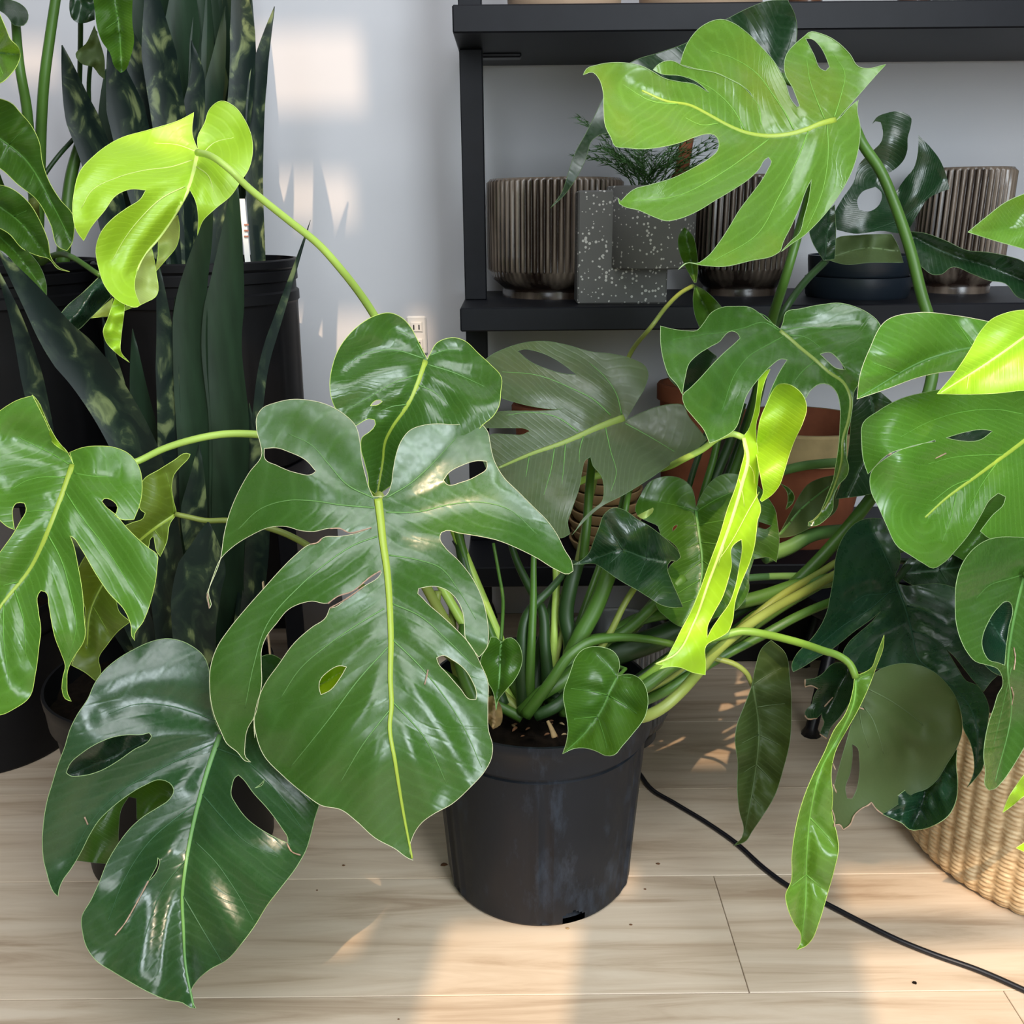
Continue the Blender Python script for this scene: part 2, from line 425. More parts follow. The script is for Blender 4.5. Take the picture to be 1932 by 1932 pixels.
def plankmat():
    m, nt, p, N = nmat('maple_plank')
    tc = N('ShaderNodeTexCoord'); oi = N('ShaderNodeObjectInfo')
    ad = N('ShaderNodeVectorMath'); ad.operation = 'ADD'; cb = N('ShaderNodeCombineXYZ'); mu = N('ShaderNodeMath'); mu.operation = 'MULTIPLY'; mu.inputs[1].default_value = 37
    link(nt, oi.outputs['Random'], mu.inputs[0]); link(nt, mu.outputs[0], cb.inputs[0]); link(nt, mu.outputs[0], cb.inputs[1]); link(nt, tc.outputs['Object'], ad.inputs[0]); link(nt, cb.outputs[0], ad.inputs[1])
    mp = N('ShaderNodeMapping'); mp.inputs['Scale'].default_value = (1.1, 15, 1); link(nt, ad.outputs[0], mp.inputs[0])
    a = N('ShaderNodeTexNoise'); a.inputs['Scale'].default_value = 2.2; a.inputs['Detail'].default_value = 7; a.inputs['Roughness'].default_value = .62; a.inputs['Distortion'].default_value = .9; link(nt, mp.outputs[0], a.inputs['Vector'])
    r = N('ShaderNodeValToRGB'); e = r.color_ramp.elements
    e[0].position = .30; e[0].color = (.42, .305, .205, 1); e[1].position = .62; e[1].color = (.68, .56, .425, 1)
    k = e.new(.47); k.color = (.60, .475, .345, 1)
    link(nt, a.outputs['Fac'], r.inputs[0])
    w = N('ShaderNodeTexNoise'); w.inputs['Scale'].default_value = 1.6; w.inputs['Detail'].default_value = 9; w.inputs['Roughness'].default_value = .75
    mp2 = N('ShaderNodeMapping'); mp2.inputs['Scale'].default_value = (2.2, 60, 1); link(nt, ad.outputs[0], mp2.inputs[0]); link(nt, mp2.outputs[0], w.inputs['Vector'])
    rg = N('ShaderNodeMapRange'); rg.inputs[1].default_value = .60; rg.inputs[2].default_value = .78; rg.inputs[4].default_value = .42; link(nt, w.outputs['Fac'], rg.inputs[0])
    mx = N('ShaderNodeMix'); mx.data_type = 'RGBA'; mx.inputs['B'].default_value = (.36, .22, .14, 1); link(nt, rg.outputs[0], mx.inputs['Factor']); link(nt, r.outputs[0], mx.inputs['A'])
    hs = N('ShaderNodeHueSaturation'); hv = N('ShaderNodeMapRange'); hv.inputs[3].default_value = .92; hv.inputs[4].default_value = 1.07; link(nt, oi.outputs['Random'], hv.inputs[0]); link(nt, hv.outputs[0], hs.inputs['Value']); link(nt, mx.outputs['Result'], hs.inputs['Color'])
    link(nt, hs.outputs[0], p.inputs['Base Color'])
    setp(p, Roughness=.42); p.inputs['Specular IOR Level'].default_value = .4
    b = N('ShaderNodeBump'); b.inputs['Strength'].default_value = .06; b.inputs['Distance'].default_value = .001; link(nt, w.outputs['Fac'], b.inputs['Height']); link(nt, b.outputs[0], p.inputs['Normal'])
    return m
M['plank'] = plankmat()
def straw():
    m, nt, p, N = nmat('straw_weave')
    tc = N('ShaderNodeTexCoord'); mp = N('ShaderNodeMapping'); mp.inputs['Scale'].default_value = (1, 1, 2); link(nt, tc.outputs['Object'], mp.inputs[0])
    a = N('ShaderNodeTexNoise'); a.inputs['Scale'].default_value = 90; a.inputs['Detail'].default_value = 4; link(nt, mp.outputs[0], a.inputs['Vector'])
    r = N('ShaderNodeValToRGB'); r.color_ramp.elements[0].position = .3; r.color_ramp.elements[0].color = (.42, .27, .13, 1); r.color_ramp.elements[1].position = .7; r.color_ramp.elements[1].color = (.72, .56, .34, 1)
    link(nt, a.outputs['Fac'], r.inputs[0]); link(nt, r.outputs[0], p.inputs['Base Color']); setp(p, Roughness=.6)
    return m
M['straw'] = straw()
def snakemat():
    m, nt, p, N = nmat('snake_leaf')
    uv = N('ShaderNodeUVMap'); uv.uv_map = 'leaf'
    oi = N('ShaderNodeObjectInfo')
    mp = N('ShaderNodeMapping'); mp.inputs['Scale'].default_value = (24, 42, 1); link(nt, uv.outputs[0], mp.inputs[0])
    cb = N('ShaderNodeCombineXYZ'); mu = N('ShaderNodeMath'); mu.operation = 'MULTIPLY'; mu.inputs[1].default_value = 51; link(nt, oi.outputs['Random'], mu.inputs[0]); link(nt, mu.outputs[0], cb.inputs[0]); link(nt, cb.outputs[0], mp.inputs['Location'])
    a = N('ShaderNodeTexNoise'); a.inputs['Scale'].default_value = 1.0; a.inputs['Detail'].default_value = 5; a.inputs['Distortion'].default_value = .8; link(nt, mp.outputs[0], a.inputs['Vector'])
    r = N('ShaderNodeValToRGB'); e = r.color_ramp.elements
    e[0].position = .46; e[0].color = (.007, .016, .013, 1); e[1].position = .68; e[1].color = (.17, .21, .09, 1); k = e.new(.57); k.color = (.020, .036, .022, 1)
    link(nt, a.outputs['Fac'], r.inputs[0]); link(nt, r.outputs[0], p.inputs['Base Color']); setp(p, Roughness=.42); p.inputs['Specular IOR Level'].default_value = .3
    return m
M['snake'] = snakemat()
M['snake_g'] = plain('snake_leaf_green', (.016, .036, .018), .45, .3, noise=.35, scale=9, stretch=(6, 6, 1))

def veinmat(mat, k=1.0):
    key = 'v_' + mat
    if key not in M:
        c = VCOL[M[mat].name]
        M[key] = plain('vein_' + mat, [min(.9, x * 1.45 + .018 * k) for x in c], .45, .3)
    return M[key]
# ------------------------------------------------------------------ leaves
def Z3(o, t):
    a = np.array([[float(u) for u in w.split(',')] for w in t.split()])
    k = o[2] / 1932.0
    a[:, 0] = o[0] + a[:, 0] * k; a[:, 1] = o[1] + a[:, 1] * k
    return a
def auto_veins(midl, poly, holes, n):
    seg = np.diff(midl, axis=0); ln = np.hypot(seg[:, 0], seg[:, 1]); cum = np.concatenate([[0], np.cumsum(ln)]); L = cum[-1]
    out = []
    for k in range(n):
        s = L * (.01 + .74 * (k / max(1, n - 1)) ** 1.15)
        i = min(len(seg) - 1, max(0, np.searchsorted(cum, s) - 1))
        p0 = midl[i] + seg[i] * ((s - cum[i]) / (ln[i] + 1e-9)); d0 = math.atan2(seg[i][1], seg[i][0])
        for sg in (-1, 1):
            ang = R(118 - 66 * min(1, k / max(1, n - 1) * 1.6)); p = p0.copy(); line = [p.copy()]
            for st in range(60):
                a = d0 + sg * ang; q = p + 9 * np.array((math.cos(a), math.sin(a)))
                if not inside(q[None], poly)[0] or any(inside(q[None], h)[0] for h in holes): break
                p = q; line.append(p.copy()); ang *= .985
            if len(line) > 4: out.append(np.array(line[:-1]))
    return out
def leaf(plant, o, outline, mid, Yc, mat, rib='rib_g', edge='edge_g', holes=(), veins=None, nv=0, fold=.018, quilt=.004, wob=.0025,
         rpx=(4.5, 1.2), name='leaf', vmat=None, vpx=1.5, label=None, torn=()):
    poly = spline(Z(o, outline), 7.0, True)
    hol = [spline(Z(o, h), 5.0, True) for h in holes]
    midl = spline(Z(o, mid), 8.0) if mid else None
    yf = tps(Z3(o, Yc))
    x, y = poly[:, 0], poly[:, 1]
    A = abs(np.dot(x, np.roll(y, 1)) - np.dot(y, np.roll(x, 1))) / 2
    g = min(12.0, max(4.5, math.sqrt(A) / 26))
    x0, y0, x1, y1 = x.min(), y.min(), x.max(), y.max()
    gx, gy = np.meshgrid(np.arange(x0, x1, g), np.arange(y0, y1, g * .87))
    gx = gx + (np.arange(gx.shape[0]) % 2)[:, None] * g * .5
    q = np.stack([gx.ravel(), gy.ravel()], 1)
    keep = inside(q, poly)
    for h in hol: keep &= ~inside(q, h)
    q = q[keep]
    for l in [poly] + hol: q = q[dist_poly(q, l, True)[0] > g * .55]
    if midl is not None and len(q):
        q = q[dist_poly(q, midl)[0] > g * .5]
        mi = midl[inside(midl, poly)]
        if len(mi): mi = mi[dist_poly(mi, poly, True)[0] > 2]
        q = np.concatenate([q, mi]) if len(mi) else q
    pts = [poly] + hol + [q]
    vs = np.concatenate(pts); ed = []; n0 = 0
    for l in [poly] + hol:
        n = len(l); ed += [(n0 + i, n0 + (i + 1) % n) for i in range(n)]; n0 += n
    r = delaunay_2d_cdt([Vector(v) for v in vs], ed, [], 0, 1e-4)
    v2 = np.array([tuple(v) for v in r[0]]); fc = np.array([f for f in r[2] if len(f) == 3])
    cen = v2[fc].mean(1); k = inside(cen, poly)
    for h in hol: k &= ~inside(cen, h)
    fc = fc[k]; used = np.unique(fc); rem = -np.ones(len(v2), int); rem[used] = np.arange(len(used)); v2 = v2[used]; fc = rem[fc]
    W = max(20.0, math.sqrt(A) * .5)
    if veins is None: vl = auto_veins(midl, poly, hol, nv) if (nv and midl is not None) else []
    else: vl = [spline(Z(o, t), 8.0) for t in veins]
    ph = RNG.uniform(0, 6.3, 6); wl = RNG.uniform(.6, 1.3, 3) * 2 * math.pi / (W * 1.5)
    def depth(p):
        Y = yf(p)
        if midl is not None:
            d = dist_poly(p, midl)[0]
            Y = Y - 1.5 * fold * np.minimum(d / W, 1.4) ** .9
        if vl and quilt:
            dv = np.min([dist_poly(p, l)[0] for l in vl] + ([d] if midl is not None else []), axis=0)
            Y = Y - 1.9 * quilt * (1 - np.exp(-(dv / (W * .17)) ** 2))
        Y = Y + 1.6 * wob * (np.sin(p[:, 0] * wl[0] + ph[0]) + np.sin(p[:, 1] * wl[1] + ph[1]) + np.sin((p[:, 0] + p[:, 1]) * wl[2] * .8 + ph[2]))
        return Y
    w3 = P(v2[:, 0], v2[:, 1], depth(v2))
    # upper side towards the viewer
    a, b, c = w3[fc[:, 0]], w3[fc[:, 1]], w3[fc[:, 2]]
    nn = np.cross(b - a, c - a); flip = (nn * (CO - a)).sum(1) < 0
    fc[flip] = fc[flip][:, ::-1]
    if midl is not None:
        dd, ss, _ = dist_poly(v2, midl); Lm = max(1.0, np.hypot(*np.diff(midl, axis=0).T).sum())
    else:
        dd, ss, Lm = v2[:, 0] - x0, v2[:, 1] - y0, max(1.0, y1 - y0)
    lf = mesh(name, w3, fc, M[mat], plant, True, uv=np.stack([ss / Lm, dd / Lm], 1))
    if label: lf['label'] = label
    def at(l, lift):
        return P(l[:, 0], l[:, 1], depth(l) - lift)
    if edge:  # tube gives the edge thickness; its pale colour also paints in rim light
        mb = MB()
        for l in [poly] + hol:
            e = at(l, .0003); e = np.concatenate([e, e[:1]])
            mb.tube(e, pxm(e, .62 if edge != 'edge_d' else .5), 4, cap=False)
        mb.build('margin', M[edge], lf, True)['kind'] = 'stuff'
    if midl is not None and rib:
        e = at(midl, .0006); mb = MB()
        if rib == 'rib_d': rpx = (min(rpx[0], 2.4), .9)
        mb.tube(e, np.array(pxm(e, 1.0)) * np.linspace(rpx[0], rpx[1], len(e)), 7, .45); mb.build('midrib', veinmat(mat) if rib == 'rib_d' else M[rib], lf, True)
    if vl and vpx:
        mb = MB()
        for l in vl:
            e = at(l, .0004); mb.tube(e, np.array(pxm(e, vpx)) * np.linspace(1, .35, len(e)), 4, .5)
        mb.build('side_veins', (M[vmat] if vmat in ('vein_g', 'vein_y') else M['rib_p'] if rib == 'rib_p' else veinmat(mat)), lf, True)['kind'] = 'stuff'
    for t in torn:
        l = spline(Z(o, t), 4.0); e = at(l, .001)
        MB().tube(e, pxm(e, 1.4) * RNG.uniform(.6, 1.3, len(e)), 5).build('dry_edge', M['dry'], lf, True)
    return lf
def stem(plant, pts, r0, r1, mat, name='petiole', o=None, flat=1.0, n=9):
    """pts: x,y,Y ... ; r0, r1 in picture pixels"""
    a = Z3(o or (0, 0, 1932), pts)
    k = np.array([1, 1, 400.0]); s = spline(a * k, 9.0) / k
    w = P(s[:, 0], s[:, 1], s[:, 2])
    rr = np.array(pxm(w, 1.0)) * np.linspace(r0, r1, len(w))
    mb = MB(); mb.tube(w, rr, n, flat)
    return mb.build(name, M[mat], plant, True)
def blade(plant, pts, wpx, mat, Yoff=0.0, name='leaf', tip=.28, base=.75, cup=.35):
    """a sword leaf: pts x,y,Y from the base to the tip"""
    a = Z3((0, 0, 1932), pts); k = np.array([1, 1, 400.0]); s = spline(a * k, 14.0) / k
    n = len(s); u = np.linspace(0, 1, n)
    w = np.minimum(base + (1 - base) * np.minimum(u / .45, 1), 1) * np.clip((1 - u) / tip, 0, 1) ** .8
    w = np.maximum(w, .035) * wpx * .5
    d = np.gradient(s[:, :2], axis=0); d /= np.linalg.norm(d, axis=1)[:, None] + 1e-9; nx = np.stack([-d[:, 1], d[:, 0]], 1)
    m = 7; V, F, UV = [], [], []
    cen = P(s[:, 0], s[:, 1], s[:, 2])
    acc = np.concatenate([[0], np.cumsum(np.linalg.norm(np.diff(cen, axis=0), axis=1))])
    px1 = np.array(pxm(cen, 1.0))
    for side in (0, 1):
        for i in range(n):
            for j in range(m):
                t = j / (m - 1) * 2 - 1
                q = s[i, :2] + nx[i] * t * w[i]
                th = .0022 * (1 - t * t) * (1 if side == 0 else -1)
                V.append(P(q[0], q[1], s[i, 2] - cup * px1[i] * w[i] * t * t - th + .001)); UV.append((acc[i], (t * w[i] * px1[i])))
    for side in (0, 1):
        b = side * n * m
        for i in range(n - 1):
            for j in range(m - 1):
                f = (b + i*m + j, b + i*m + j+1, b + (i+1)*m + j+1, b + (i+1)*m + j)
                F.append(f if side else f[::-1])
    return mesh(name, V, F, M[mat], plant, True, uv=UV)
# ------------------------------------------------------------------ room
WALL_Y = 1.79
floor = empty('floor'); tag(floor, kind='structure')
sub = MB().box(-2.6, 2.6, -1.1, WALL_Y + .1, -.06, -.0125).build('subfloor', M['bark'], floor)
seam = float(PZ(1000, 1877, 0)[1]); pw = .186
xs0 = float(PZ(1413, 1870, 0)[0])
row = 0
for r_ in range(-10, 7):
    y0 = seam + pw * r_
    if y0 > WALL_Y: break
    off = xs0 if r_ == 0 else (PZ(1900, 1880, 0)[0] if r_ == -1 else random.uniform(-.6, .6))
    x = off - 3.6
    while x < 2.5:
        x1 = x + 1.2
        if x1 > -2.5:
            mb = MB().box(max(x, -2.5) + .0004, min(x1, 2.5) - .0004, y0 + .0004, min(y0 + pw, WALL_Y) - .0004, -.012, 0, .0006)
            c = ((max(x, -2.5) + min(x1, 2.5)) / 2, y0 + pw / 2, 0)
            p = mesh('plank', mb.v, mb.f, M['plank'], floor, False)
        x = x1
wall = MB().box(-2.6, 2.6, WALL_Y, WALL_Y + .1, 0, 2.7).build('wall_back', M['wall']); tag(wall, kind='structure')
# socket plate on the wall
c = P(787, 632, WALL_Y)
so = empty('wall_socket', (c[0], WALL_Y, c[2])); tag(so, 'white electrical socket plate low on the pale wall beside the shelf post', 'socket')
smooth_angle(MB().box(c[0] - .019, c[0] + .019, WALL_Y - .006, WALL_Y, c[2] - .036, c[2] + .036, .003).build('cover_plate', M['white'], so))
for dz in (-.016, .016):
    k = MB().box(c[0] - .012, c[0] + .012, WALL_Y - .008, WALL_Y - .005, c[2] + dz - .010, c[2] + dz + .010, .002).build('outlet', M['white'], so)
    for dx in (-.005, .005):
        MB().box(c[0] + dx - .0012, c[0] + dx + .0012, WALL_Y - .0085, WALL_Y - .007, c[2] + dz - .005, c[2] + dz + .004).build('slot', M['cord'], k)

# unseen sun blocker added behind the camera; sun patches are shaped by its panes
FY = -1.15
def back(p):
    p = np.asarray(p, float); t = (p[1] - FY) / SUN_D[1]
    return p - SUN_D * t
sun_gaps = []
def sun_gap(*pts):
    b = np.array([back(p) for p in pts]); sun_gaps.append((b[:, 0].min(), b[:, 0].max(), b[:, 2].min(), b[:, 2].max()))
def wallp(x0, y0, x1, y1): sun_gap(P(x0, y0, WALL_Y), P(x1, y1, WALL_Y), P(x0, y1, WALL_Y), P(x1, y0, WALL_Y))
def at_y(x0, y0, x1, y1, Y): sun_gap(P(x0, y0, Y), P(x1, y1, Y), P(x0, y1, Y), P(x1, y0, Y))
def floorp(x0, y0, x1, y1): sun_gap(PZ(x0, y0, 0), PZ(x1, y1, 0), PZ(x0, y1, 0), PZ(x1, y0, 0))

wallp(478, 8, 676, 205); wallp(500, 285, 662, 420); wallp(540, 552, 707, 760); wallp(768, 552, 808, 700); wallp(1840, 170, 1990, 330); wallp(20, 30, 90, 150)
floorp(560, 1630, 672, 1800); floorp(850, 1700, 1062, 1985); floorp(1585, 1600, 1990, 1720); floorp(1650, 1740, 1990, 1990); floorp(100, 1905, 560, 1990)
at_y(1250, 700, 1520, 1270, .93); at_y(130, 200, 480, 600, 1.16); at_y(1120, 120, 1330, 420, 1.08); at_y(1800, 570, 1990, 745, .80); at_y(800, 830, 960, 1080, .93)
at_y(1040, 1530, 1190, 1660, .86)
X = sorted({-2.6, 2.6} | {round(v, 3) for p in sun_gaps for v in p[:2] if -2.6 < v < 2.6}); Zs = sorted({0.0, 5.4} | {round(v, 3) for p in sun_gaps for v in p[2:] if 0 < v < 5.4})
mb = MB()
for a, b in zip(Zs, Zs[1:]):
    run = None
    for i, (p, q) in enumerate(zip(X, X[1:])):
        m_, n_ = (p + q) / 2, (a + b) / 2
        opn = any(u[0] < m_ < u[1] and u[2] < n_ < u[3] for u in sun_gaps)
        if not opn and run is None: run = p
        if run is not None and (opn or i == len(X) - 2):
            mb.box(run, p if opn else q, FY - .04, FY, a, b); run = None
wf = mb.build('sun_gobo_wall', M['wall']); tag(wf, kind='structure')

# ------------------------------------------------------------------ shelf unit

YF, YB = 1.45, 1.765
zt = float(P(1000, 61, YF)[2]); zm = float(P(1000, 580, YF)[2]); zl = float(P(1000, 1070, YF)[2])
TH = .036
xl = float(P(854, 40, YF)[0]); xl2 = float(P(868, 600, YF)[0])
unit = empty('shelf_unit', (xl2 + .6, 1.6, 0)); tag(unit, 'black metal and wood shelf unit standing against the pale wall', 'shelf')
for z in (zt + TH, zm, zl):
    smooth_angle(MB().box(xl2, 2.3, YF, YB, z - TH, z, .002).build('shelf_board', M['shelf'], unit))
xp = float(P(871, 300, 1.585)[0])
for z0, z1 in ((0, zl - TH), (zl, zm - TH), (zm, zt), (zt + TH, 1.7)):
    for X0 in (xp, 2.1):
        smooth_angle(MB().box(X0, X0 + .036, 1.585, 1.621, z0, z1, .0015).build('post', M['shelf'], unit))
b = P(918, 93, 1.62)
MB().box(b[0] - .01, b[0] + .055, 1.63, 1.66, zt - .006, zt + .001, .002).build('bracket', M['cord'], unit)

# ------------------------------------------------------------------ things on the shelves
def ribbed(cx, cy, z0, r, h, nr, mat, label, amp=.0022):
    t = empty('ribbed_planter', (cx, cy, z0)); tag(t, label, 'planter')
    pr = [(r * .80, z0), (r * .80, z0 + .010), (r * .78, z0 + .014), (r * .82, z0 + .018), (r * .95, z0 + .030), (r * .99, z0 + .042)]
    pr += [(r, z0 + .046 + (h - .052) * i / 6) for i in range(7)] + [(r - .001, z0 + h - .003), (r - .003, z0 + h), (r - .007, z0 + h), (r - .009, z0 + h - .004), (r - .010, z0 + .05), (0.001, z0 + .045)]
    k0, k1 = 5, 13
    def rf(a, k): return amp * math.cos(nr * a) if k0 < k < k1 else 0
    mb = MB().lathe(pr, cx, cy, nr * 6, rf)
    mb.build('body', M[mat], t, True)
    return t
def onshelf(px, py, z): return PZ(px, py, z)
Y1 = 1.60
def cxr(x0, x1, y, Y):
    a, b = P(x0, y, Y), P(x1, y, Y); return (a[0] + b[0]) / 2, (b[0] - a[0]) / 2
def hz(y, Y): return float(P(1000, y, Y)[2])
cx, r = cxr(922, 1171, 430, 1.665); ribbed(cx, 1.665, zm, r, hz(338, 1.665) - zm, 66, 'ribbed', 'bronze glazed ribbed planter at the left end of the middle shelf', .0028)
cx, r = cxr(1314, 1492, 430, 1.66); ribbed(cx, 1.66, zm, r, hz(335, 1.66) - zm, 46, 'ribbed_k', 'dark ribbed planter half hidden behind the big split leaf', .0028)
cx, r = cxr(1735, 1893, 430, 1.66); ribbed(cx, 1.66, zm, r, hz(325, 1.66) - zm, 42, 'ribbed', 'shiny bronze ribbed planter near the right end of the middle shelf', .0028)
# speckled planter: a block with a round drum set into its front
t = empty('block_planter', (.14, 1.55, zm)); tag(t, 'grey white-speckled planter of a square block joined to a round drum, holding a fern', 'planter')
yb = 1.487
a, b = P(1090, 460, yb), P(1262, 460, yb); zt2 = hz(360, yb)
blk = MB().box(a[0], b[0], yb, yb + .070, zm, zt2, .0025)
smooth_angle(blk.build('block', M['speckle'], t))
cx, r = cxr(1146, 1316, 430, yb + .01); zb = hz(512, yb - .045)
smooth_angle(MB().lathe([(0.001, zb), (r - .003, zb), (r, zb + .003), (r, zt2 + .004), (r - .002, zt2 + .006), (r - .010, zt2 + .006), (r - .011, zt2 - .01), (.001, zt2 - .012)], cx, yb + .030, 72).build('drum', M['speckle'], t), 50)
FX, FYY, FZ = cx, yb + .03, zt2 - .01
MB().lathe([(r - .012, FZ), (r * .5, FZ + .006), (.001, FZ + .008)], FX, FYY, 24).build('soil', M['bark_t'], t, True)
st = P(1285, 330, FYY + .01); s2 = P(1300, 240, FYY + .03)
MB().tube([(FX + .02, FYY, FZ), st, s2], [.011, .011, .010], 10).build('stake', M['terracotta'], t, True)
fb = MB()
rf = random.Random(3)
for k in range(46):
    az = rf.uniform(0, 6.28); L = rf.uniform(.06, .16); up = rf.uniform(.5, 1.3)
    base = np.array((FX - .005 + rf.uniform(-.02, .02), FYY + rf.uniform(-.02, .02), FZ + .005)); p = base.copy(); pts = [p.copy()]
    d = np.array((math.cos(az) * .6, math.sin(az) * .35, up)); d /= np.linalg.norm(d)
    for i in range(12):
        d = d + np.array((0, 0, -.075)); d /= np.linalg.norm(d); p = p + d * L / 12; p[1] = min(p[1], WALL_Y - .03); pts.append(p.copy())
        if i > 2:
            for s in (-1, 1, -1, 1):
                q = np.cross(d, (rf.uniform(-.5, .5), rf.uniform(-.5, .5), 1)) * s; q /= np.linalg.norm(q) + 1e-9
                tip = p + (q + d * .7) * rf.uniform(.010, .024); w = np.cross(q, d) * .0008
                fb.add([p - w, p + w, tip], [(0, 1, 2)])
    fb.tube(pts, np.linspace(.0009, .0003, len(pts)), 3, cap=False)
f_ = fb.build('fern_fronds', M['fern'], t); f_['kind'] = 'stuff'
# two dark round saucers stacked on the shelf
for i, (yy0, yy1, sc) in enumerate(((540, 577, 1.0), (503, 540, .97))):
    cx, r = cxr(1528, 1722, 540, 1.57); r *= sc
    z0 = zm + i * .034
    t = empty('round_tray', (cx, 1.59, z0)); tag(t, ('lower' if i == 0 else 'upper') + ' of two stacked dark round trays on the middle shelf', 'tray', 'dark round trays on the middle shelf')
    smooth_angle(MB().lathe([(.001, z0), (r * .94, z0), (r * .97, z0 + .004), (r, z0 + .026), (r, z0 + .033), (r - .004, z0 + .0335), (r - .006, z0 + .008), (.001, z0 + .006)], cx, 1.59, 56).build('dish', M['tray'], t))
# pots whose feet show above the top shelf
ztop = zt + TH
def bowl(x0, x1, mat, label, h=.13, Y=1.53, name='planter', foot=.86):
    cx, r = cxr(x0, x1, 10, Y - .0)
    t = empty(name, (cx, Y + r * .3, ztop)); tag(t, label, 'planter')
    cy = Y + min(r * .6, .06)
    smooth_angle(MB().lathe([(.001, ztop), (r * foot, ztop), (r * (foot + .08), ztop + .004), (r, ztop + .02), (r * 1.04, ztop + h * .6), (r * 1.02, ztop + h), (r * .97, ztop + h), (r * .95, ztop + .03), (.001, ztop + .02)], cx, cy, 56).build('body', M[mat], t), 50)
bowl(958, 1178, 'beige', 'beige ceramic bowl on the left end of the top shelf')
bowl(1216, 1452, 'beige', 'wider beige ceramic bowl behind the big split leaf on the top shelf')
bowl(1492, 1556, 'brown', 'small dark brown glazed pot on the top shelf right of the beige bowls')
bowl(1700, 1760, 'brown', 'small brown pot between pale pots on the top shelf')
bowl(1768, 1826, 'celadon', 'small pale green pot on the top shelf, left of another pale pot')
bowl(1835, 1925, 'celadon', 'broader pale green pot at the far right of the top shelf')
# terracotta on the low shelf
def terra(x0, x1, yr, Y, ztop_, label, mat='terracotta', rimh=.03):
    cx, r = cxr(x0, x1, yr, Y)
    t = empty('terracotta_pot', (cx, Y, zl)); tag(t, label, 'pot')
    z1 = ztop_
    MBl = MB().lathe([(.001, zl), (r * .70, zl), (r * .72, zl + .004), (r * .90, z1 - rimh)], cx, Y, 56)
    smooth_angle(MBl.build('body', M[mat], t))
    smooth_angle(MB().lathe([(r * .90, z1 - rimh), (r * .99, z1 - rimh + .001), (r, z1 - .004), (r - .003, z1), (r - .010, z1)], cx, Y, 56).build('rim', M[mat if rimh < .04 else 'terracotta_t'], t))
    smooth_angle(MB().lathe([(r - .010, z1), (r * .86, z1 - rimh - .01), (r * .66, zl + .01), (.001, zl + .008)], cx, Y, 56).build('inside', M['terracotta'], t))
    return t
terra(1372, 1650, 800, 1.61, hz(800, 1.60), 'wide terracotta pot with a dusty rim on the low shelf behind the stems', 'terracotta', .055)
terra(1240, 1374, 730, 1.66, hz(728, 1.64), 'small tall terracotta pot on the low shelf left of the wide one')
terra(965, 1100, 765, 1.64, hz(765, 1.62), 'small terracotta pot on the low shelf behind the dusky split leaf')
cx, r = cxr(1075, 1215, 960, 1.54)
for k in range(9):
    z0 = zl + k * .0185
    t = empty('saucer', (cx, 1.55, z0)); tag(t, ('lowest', 'second from the bottom', 'third from the bottom', 'fourth from the bottom', 'middle', 'fourth from the top', 'third from the top', 'second from the top', 'topmost')[k] + ' tan clay saucer of the stack on the low shelf', 'saucer', 'stacked tan saucers on the low shelf')
    smooth_angle(MB().lathe([(.001, z0), (r * .88, z0), (r * .9, z0 + .002), (r, z0 + .016), (r, z0 + .0182), (r - .004, z0 + .0182), (r * .86, z0 + .005), (.001, z0 + .004)], cx + .003 * math.sin(k * 2.1), 1.55, 40).build('dish', M['saucer'], t))
# black storage crate under the low shelf
ka, kb = float(P(1290, 1200, 1.55)[0]), float(P(1790, 1200, 1.55)[0])
t = empty('storage_crate', ((ka + kb) / 2, 1.65, 0)); tag(t, 'black storage crate in the shade on the floor under the low shelf', 'crate')
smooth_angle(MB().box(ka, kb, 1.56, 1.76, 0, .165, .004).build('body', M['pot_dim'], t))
smooth_angle(MB().box(ka - .006, kb + .006, 1.552, 1.768, .166, .185, .004).build('lid', M['shelf'], t))
# grey ribbed planter on the floor behind the big pot
c = PZ(1165, 1392, 0); rr_ = float(P(1262, 1330, c[1])[0]) - c[0]
t = ribbed(c[0], c[1] + .02, 0, rr_, .185, 52, 'ribbed_g', 'grey ribbed planter on the floor behind the black pot', .0022)
